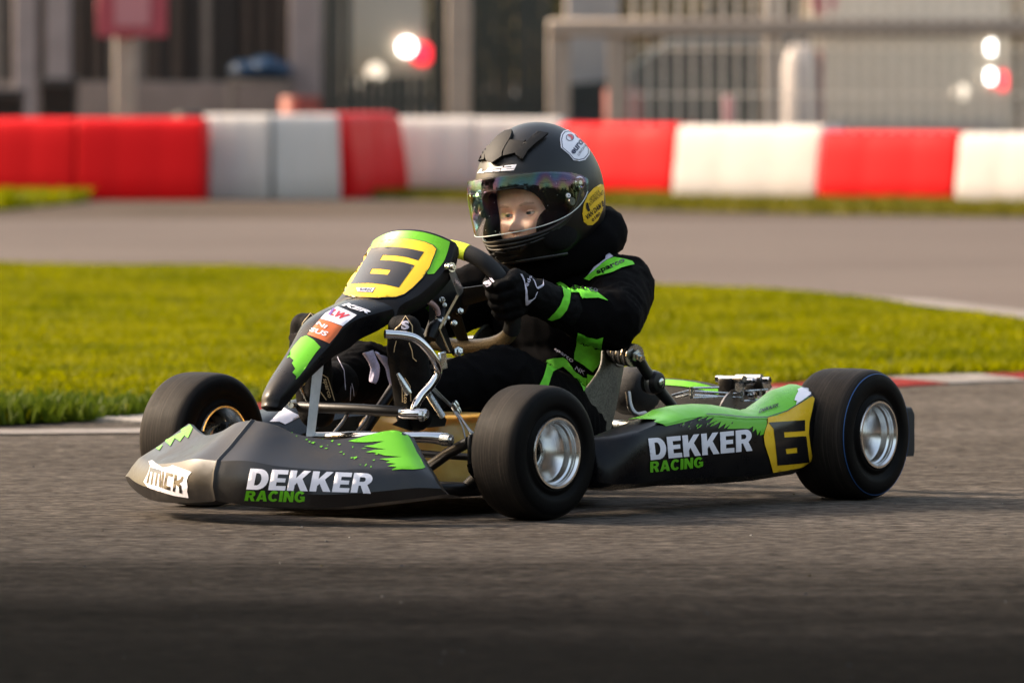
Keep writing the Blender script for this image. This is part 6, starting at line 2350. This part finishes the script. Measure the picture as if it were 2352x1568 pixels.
# gasket round the port
edge = []
for i in range(60):
    az = -AOP * 0.985 + 2 * AOP * 0.985 * i / 59
    edge.append(HX @ shell(az, openlim(az, AOP, LO, HI, MID)[0], 1.0, 0.0005))
for i in range(60):
    az = AOP * 0.985 - 2 * AOP * 0.985 * i / 59
    edge.append(HX @ shell(az, openlim(az, AOP, LO, HI, MID)[1], 1.0, 0.0005))
tube('port_gasket', edge, 0.0040, 'helmet_trim', helmet, 8, True)
for de, rr in ((-4.0, 0.0030), (-8.0, 0.0026)):
    tube('chin_ridge', [HX @ shell(az, openlim(az, AOP, LO, HI, MID)[0] + de * (1 - (abs(az) / 80) ** 2), 1.0, 0.0006) for az in range(-72, 73, 4)], rr, 'helmet_trim', helmet, 8)
tube('lower_edge', [HX @ shell(az, -60, 0.985) for az in range(-180, 180, 5)], 0.005, 'helmet_trim', helmet, 8, True)
# lining with a face opening and cheek pads
lining = port_shell('lining', 51, -50, 8, -20, 0.90, -58, 'lining', helmet, 0.012, 12, 20, 100)


def raised(name, loops, mat, off=0.005, thick=0.007, step=5.0):
    o = decal(name, loops, HB, mat, helmet, off, step)
    m_ = o.modifiers.new('s', 'SOLIDIFY')
    m_.thickness = thick
    m_.offset = 0
    apply_mods(o)
    return sharp(o, 35)


raised('top_vent', [L(Z7, [(395, 350), (430, 285), (500, 205), (562, 165), (618, 158), (605, 215), (560, 290), (535, 340), (530, 378), (450, 432), (405, 405)])], 'vent_black', 0.005)
raised('vent_flap', [L(Z7, [(555, 300), (580, 255), (600, 238), (712, 250), (728, 240), (690, 290), (640, 348), (540, 372), (545, 330)])], 'vent_black', 0.004)
raised('vent_wing', [L(Z7, [(640, 350), (700, 290), (830, 180), (912, 190), (800, 280), (742, 335), (705, 400), (650, 372)])], 'vent_black', 0.007)
raised('vent_flap', [L(Z7, [(320, 365), (370, 290), (430, 285), (392, 345), (385, 400), (322, 410)])], 'vent_black', 0.004)
raised('vent_wing', [L(Z7, [(284, 462), (300, 410), (330, 320), (372, 258), (362, 300), (325, 378), (318, 402)])], 'helmet_black', 0.006)
raised('chin_vent', [L(Z8, [(365, 1312), (485, 1312), (500, 1275), (640, 1290), (650, 1265), (830, 1240), (825, 1300), (640, 1330), (500, 1345), (365, 1368)])], 'black_metal', 0.002)
raised('chin_plate', [L(Z8, [(372, 1385), (500, 1352), (660, 1340), (828, 1308), (790, 1350), (700, 1400), (560, 1440), (440, 1432), (385, 1402)])], 'helmet_trim', 0.003, 0.004)
raised('chin_plate', [L(Z8, [(840, 1290), (850, 1230), (1020, 1120), (960, 1190), (900, 1250)])], 'helmet_trim', 0.002, 0.003)
for lp in ([(338, 476), (356, 474), (342, 497), (374, 494), (368, 508), (308, 512)],
           [(404, 468), (532, 452), (523, 466), (442, 475), (438, 481), (512, 475), (500, 496), (372, 504), (380, 492), (466, 486), (468, 482), (390, 488)],
           [(545, 447), (648, 436), (633, 470), (562, 475), (558, 480), (632, 473), (623, 487), (508, 494), (522, 466), (602, 460), (605, 450), (540, 458)]):
    decal('lettering', [L(Z7, lp)], HB, 'white_vinyl', helmet, 0.0020, 4)
eu = [(1022, 215), (1032, 172), (1052, 145), (1090, 135), (1140, 150), (1200, 185), (1250, 240), (1278, 305), (1276, 350), (1240, 395), (1190, 408), (1140, 400), (1100, 350), (1030, 290)]
decal('oil_sticker', [L(Z7, eu)], HB, 'white_vinyl', helmet, 0.0012, 5)
cx_ = Vector((1152, 272))
inn = [tuple(cx_ + (Vector(p_) - cx_) * 0.93) for p_ in eu]
inn2 = [tuple(cx_ + (Vector(p_) - cx_) * 0.88) for p_ in eu]
decal('border', [L(Z7, inn), L(Z7, inn2)], HB, 'sticker_navy', helmet, 0.0017, 5)
text_decal('lettering', 'eurol', quad(*L(Z7, [(1098, 318), (1190, 186), (1142, 352), (1236, 238)])), HB, 'sticker_navy', helmet, 0.0020, 0.03)
text_decal('lettering', 'LUBRICANTS', quad(*L(Z7, [(1166, 350), (1238, 256), (1182, 364), (1254, 268)])), HB, 'sticker_navy', helmet, 0.0020)
decal('emblem', [L(Z7, arc(1106, 204, 35, 30, 0, 350, 24)), L(Z7, arc(1106, 204, 29, 25, 0, 350, 24))], HB, 'sticker_navy', helmet, 0.0020, 5)
decal('emblem', [L(Z7, [(1085, 185), (1100, 178), (1122, 185), (1135, 205), (1128, 218), (1112, 225), (1116, 208), (1100, 195)])], HB, 'red_vinyl', helmet, 0.0022, 5)
vd = [(1372, 604), (1394, 610), (1404, 640), (1402, 740), (1390, 830), (1350, 918), (1302, 960), (1260, 960), (1226, 930), (1215, 860), (1226, 780), (1260, 700), (1312, 640)]
decal('yellow_sticker', [L(Z7, vd)], HB, 'yellow_vinyl', helmet, 0.0012, 5)
text_decal('lettering', 'VAN DAM B', quad(*L(Z7, [(1238, 878), (1392, 742), (1252, 918), (1400, 790)])), HB, 'black_vinyl', helmet, 0.0020, 0.03)
text_decal('lettering', 'HEFTRUCKS &', quad(*L(Z7, [(1272, 730), (1350, 650), (1282, 756), (1362, 676)])), HB, 'black_vinyl', helmet, 0.0020)
text_decal('lettering', 'BOUWMACHINES', quad(*L(Z7, [(1268, 770), (1390, 655), (1278, 796), (1396, 690)])), HB, 'black_vinyl', helmet, 0.0020)
text_decal('lettering', '0180 -', quad(*L(Z7, [(1290, 908), (1380, 825), (1302, 932), (1392, 850)])), HB, 'black_vinyl', helmet, 0.0020, 0.02)
decal('emblem', [L(Z7, [(1245, 768), (1262, 765), (1270, 800), (1282, 835), (1262, 845), (1244, 812)])], HB, 'black_vinyl', helmet, 0.0020, 6)
# rear spoiler
raised('rear_spoiler', [L(Z7, [(1100, 105), (1150, 118), (1220, 160), (1252, 215), (1215, 185), (1150, 140)])], 'helmet_trim', 0.004)


# visor, opened one click
def vis(az, s):
    A_ = 91.0
    lo, hi = openlim(az, A_, -25.5, 16.5, 3)
    return HX @ (shell(az, lo + (hi - lo) * s, 1.0, 0.0105 + 0.003 * math.cos(R(az))) + Vector((0.006 * max(0, math.cos(R(az))), 0, 0)))


vv, vf = [], []
NA, NS = 72, 18
for i in range(NA + 1):
    az = -90.5 + 181 * i / NA
    for j in range(NS + 1):
        vv.append(vis(az, j / NS))
for i in range(NA):
    for j in range(NS):
        a = i * (NS + 1) + j
        vf.append((a, a + NS + 1, a + NS + 2, a + 1))
visor = mesh_obj('visor', vv, vf, 'visor_clear', helmet)
simple('visor_edge', (0.55, 0.58, 0.56), 0.15)
tube('visor_edge', [vis(-88 + 176 * i / 70, 0.0) for i in range(71)], 0.0010, 'visor_edge', visor, 6)
tube('visor_edge', [vis(-88 + 176 * i / 70, 1.0) for i in range(71)], 0.0008, 'helmet_trim', visor, 6)
tube('visor_rib', [vis(-80 + 160 * i / 70, 0.80 - 0.04 * math.cos(R(-80 + 160 * i / 70))) for i in range(71)], 0.0005, 'helmet_trim', visor, 6)
for s in (1, -1):
    c = HX @ shell(s * 83, 3, 1.0, 0.001)
    ax = (HX.to_3x3() @ Vector((0.15, s, 0.05))).normalized()
    lathe('pivot_plate', [(0.001, 0.001), (0.013, 0.001), (0.015, 0.0), (0.016, -0.006)], 'helmet_trim', helmet, 32, c, ax)
    lathe('pivot_ring', [(0.007, 0.0035), (0.010, 0.006), (0.013, 0.0035)], 'chrome', helmet, 28, c, ax)
    lathe('pivot_screw', [(0.001, 0.006), (0.004, 0.006), (0.0045, 0.003)], 'zinc', helmet, 16, c, ax)
    c2 = vis(s * 68, 0.42)
    lathe('visor_post', [(0.0016, 0.0035), (0.0042, 0.0035), (0.005, 0.0), (0.005, -0.001)], 'white_vinyl', visor, 18, c2, (HX.to_3x3() @ Vector((0.45, s, 0))).normalized())
    c3 = HX @ shell(s * 72, -10, 1.0, 0.004)
    lathe('ratchet', [(0.001, 0.002), (0.008, 0.002), (0.009, 0.0), (0.009, -0.003)], 'grey_metal', helmet, 10, c3, ax)
# water drops and grit on the visor
rg = random.Random(21)
mb = MB()
for k_ in range(26):
    az = rg.uniform(-80, 60)
    c = vis(az, rg.random())
    mb.add(ellipsoid_data(c, (0.0004 + 0.0004 * rg.random(),) * 3, None, 6, 4))
mb.obj('grit', 'visor_edge', visor)

# ---- the face
FX = HX @ Matrix.Translation((0.088, 0.004, -0.037)) @ Matrix.Rotation(R(-3), 4, 'Z') @ Matrix.Scale(1.1, 4)


def g(y_, z_, cy__, cz, sy, sz):
    return math.exp(-((y_ - cy__) / sy) ** 2 - ((z_ - cz) / sz) ** 2)


EY, ER = 0.0258, 0.0118


def face_x(y_, z_):
    q = max(0.0, 1 - (abs(y_) / 0.074) ** 2.4)
    x_ = 0.062 * (q ** 0.5) - 0.062
    x_ -= 4.2 * max(0, z_ - 0.028) ** 2
    x_ -= 1.2 * max(0, -0.058 - z_) ** 1.4
    ay = abs(y_)
    # short child's nose: low bridge, rounded tip
    t_ = min(1, max(0, (0.004 - z_) / 0.028))
    br_ = (0.0030 + 0.0140 * t_ ** 1.4) * sstep(0.014, -0.006, z_) * sstep(-0.0345, -0.0255, z_)
    x_ += br_ * math.exp(-(y_ / (0.0062 + 0.0030 * t_)) ** 2)
    x_ += 0.0062 * g(y_, z_, 0, -0.0235, 0.0080, 0.0066)
    x_ += 0.0078 * g(ay, z_, 0.0100, -0.0272, 0.0048, 0.0054)
    x_ -= 0.0050 * g(ay, z_, 0.0056, -0.0332, 0.0028, 0.0020)
    x_ -= 0.0115 * g(ay, z_, EY, -0.0005, 0.0155, 0.0105)
    x_ -= 0.0022 * g(ay, z_, 0.013, 0.001, 0.006, 0.008)
    x_ += 0.0036 * g(ay, z_, 0.026, 0.0170, 0.019, 0.008)
    x_ += 0.0075 * g(ay, z_, 0.036, -0.026, 0.020, 0.018)
    x_ += 0.0055 * g(y_, z_, 0, -0.046, 0.020, 0.011)
    x_ += 0.0036 * g(y_, z_, 0, -0.0462, 0.0130, 0.0036)
    x_ += 0.0045 * g(y_, z_, 0, -0.0555, 0.0115, 0.0042)
    x_ -= 0.0038 * g(y_, z_, 0, -0.0505, 0.016, 0.0016)
    x_ -= 0.0015 * g(y_, z_, 0, -0.0395, 0.0026, 0.0046)
    x_ += 0.0012 * g(ay, z_, 0.0044, -0.0395, 0.0020, 0.0050)
    x_ += 0.005 * g(y_, z_, 0, -0.074, 0.018, 0.012)
    return x_


vv, vf, fm = [], [], []
NY, NZ = 110, 150
for i in range(NZ + 1):
    z_ = -0.070 + 0.160 * i / NZ
    for j in range(NY + 1):
        y_ = -0.0732 + 0.1464 * j / NY
        vv.append(FX @ Vector((face_x(y_, z_), y_, z_)))
eyehole = lambda y_, z_: ((abs(y_) - EY) / 0.0120) ** 2 + ((z_ - 0.0002 - 0.05 * (abs(y_) - EY)) / (0.0048 if z_ > 0 else 0.0044)) ** 2
for i in range(NZ):
    for j in range(NY):
        zc, yc = -0.070 + 0.160 * (i + 0.5) / NZ, -0.0732 + 0.1464 * (j + 0.5) / NY
        if eyehole(yc, zc) < 0.62:
            continue
        a = i * (NY + 1) + j
        vf.append((a, a + 1, a + NY + 2, a + NY + 1))
        lip = g(yc, zc, 0, -0.0465, 0.0125, 0.0032) > 0.45 or g(yc, zc, 0, -0.0550, 0.0110, 0.0042) > 0.4
        brow = ((abs(yc) - 0.028) / 0.0155) ** 2 + ((zc - 0.0150 - 0.003 * math.cos((abs(yc) - 0.03) * 80)) / (0.0024 - 0.03 * (abs(yc) - 0.028))) ** 2 < 1
        fm.append(1 if lip else (2 if brow else 0))
head = mesh_obj('head', vv, vf, 'skin', person, True, ['skin', 'lips', 'brow'], fm)
seat_in(head)
FHB = None
for s in (1, -1):
    ec = Vector((face_x(s * EY, 0.0) - ER + 0.0045, s * EY, 0.0))
    look = Vector((1, -0.16, -0.05)).normalized()
    T3 = FX.to_3x3()
    c = FX @ ec
    ld = (T3 @ look).normalized()
    v_, f_ = ellipsoid_data(c, (ER,) * 3, None, 28, 18)
    eye = mesh_obj('eye', v_, f_, 'eye_white', head)

    def cap(nm, ang, gr, mat):
        pr = [(max(1e-5, (ER + gr) * math.sin(R(ang * q / 6))), (ER + gr) * math.cos(R(ang * q / 6))) for q in range(7)]
        lathe(nm, pr, mat, eye if False else head, 28, c, ld)
    cap('iris', 26, 0.00035, 'iris')
    cap('pupil', 10, 0.0006, 'pupil')
    # lids: skin wrapped over the ball, leaving an almond gap
    for nm, s0, s1 in (('upper_lid', 1, 0), ('lower_lid', -1, 0)):
        lv_, lf_ = [], []
        n1_, n2_ = 22, 8
        for a in range(n1_ + 1):
            az = -62 + 124 * a / n1_
            gap = (0.22 if s0 > 0 else 0.30) * max(0.0, math.cos(R(az * 1.42))) ** 0.7
            e0 = math.degrees(gap) * (0.95 if s0 > 0 else 0.62)
            for b2 in range(n2_ + 1):
                el = s0 * (e0 + (78 - e0) * b2 / n2_)
                rr = ER + 0.0011 + (0.0004 if b2 == 0 else 0) - 0.00 * b2
                lv_.append(FX @ (ec + Vector((math.cos(R(el)) * math.cos(R(az)), math.cos(R(el)) * math.sin(R(az)), math.sin(R(el)))) * rr))
        for a in range(n1_):
            for b2 in range(n2_):
                q = a * (n2_ + 1) + b2
                lf_.append((q, q + 1, q + n2_ + 2, q + n2_ + 1))
        mesh_obj(nm, lv_, lf_, 'skin', head)
        if s0 > 0:
            rim_ = [lv_[a * (n2_ + 1)] for a in range(2, n1_ - 1)]
            tube('eyelashes', rim_, 0.00038, 'lash', head, 6)
# cheek pads of the lining
for s in (1, -1):
    v_, f_ = ellipsoid_data((0, 0, 0), (0.05, 0.022, 0.045), None, 20, 12)
    pv = [HX @ (Matrix.Translation((0.055, s * 0.078, -0.075)).to_4x4() @ (Matrix.Rotation(R(-16 * s), 4, 'Z') @ Vector(q))) for q in v_]
    mesh_obj('cheek_pad', pv, f_, 'lining', helmet)
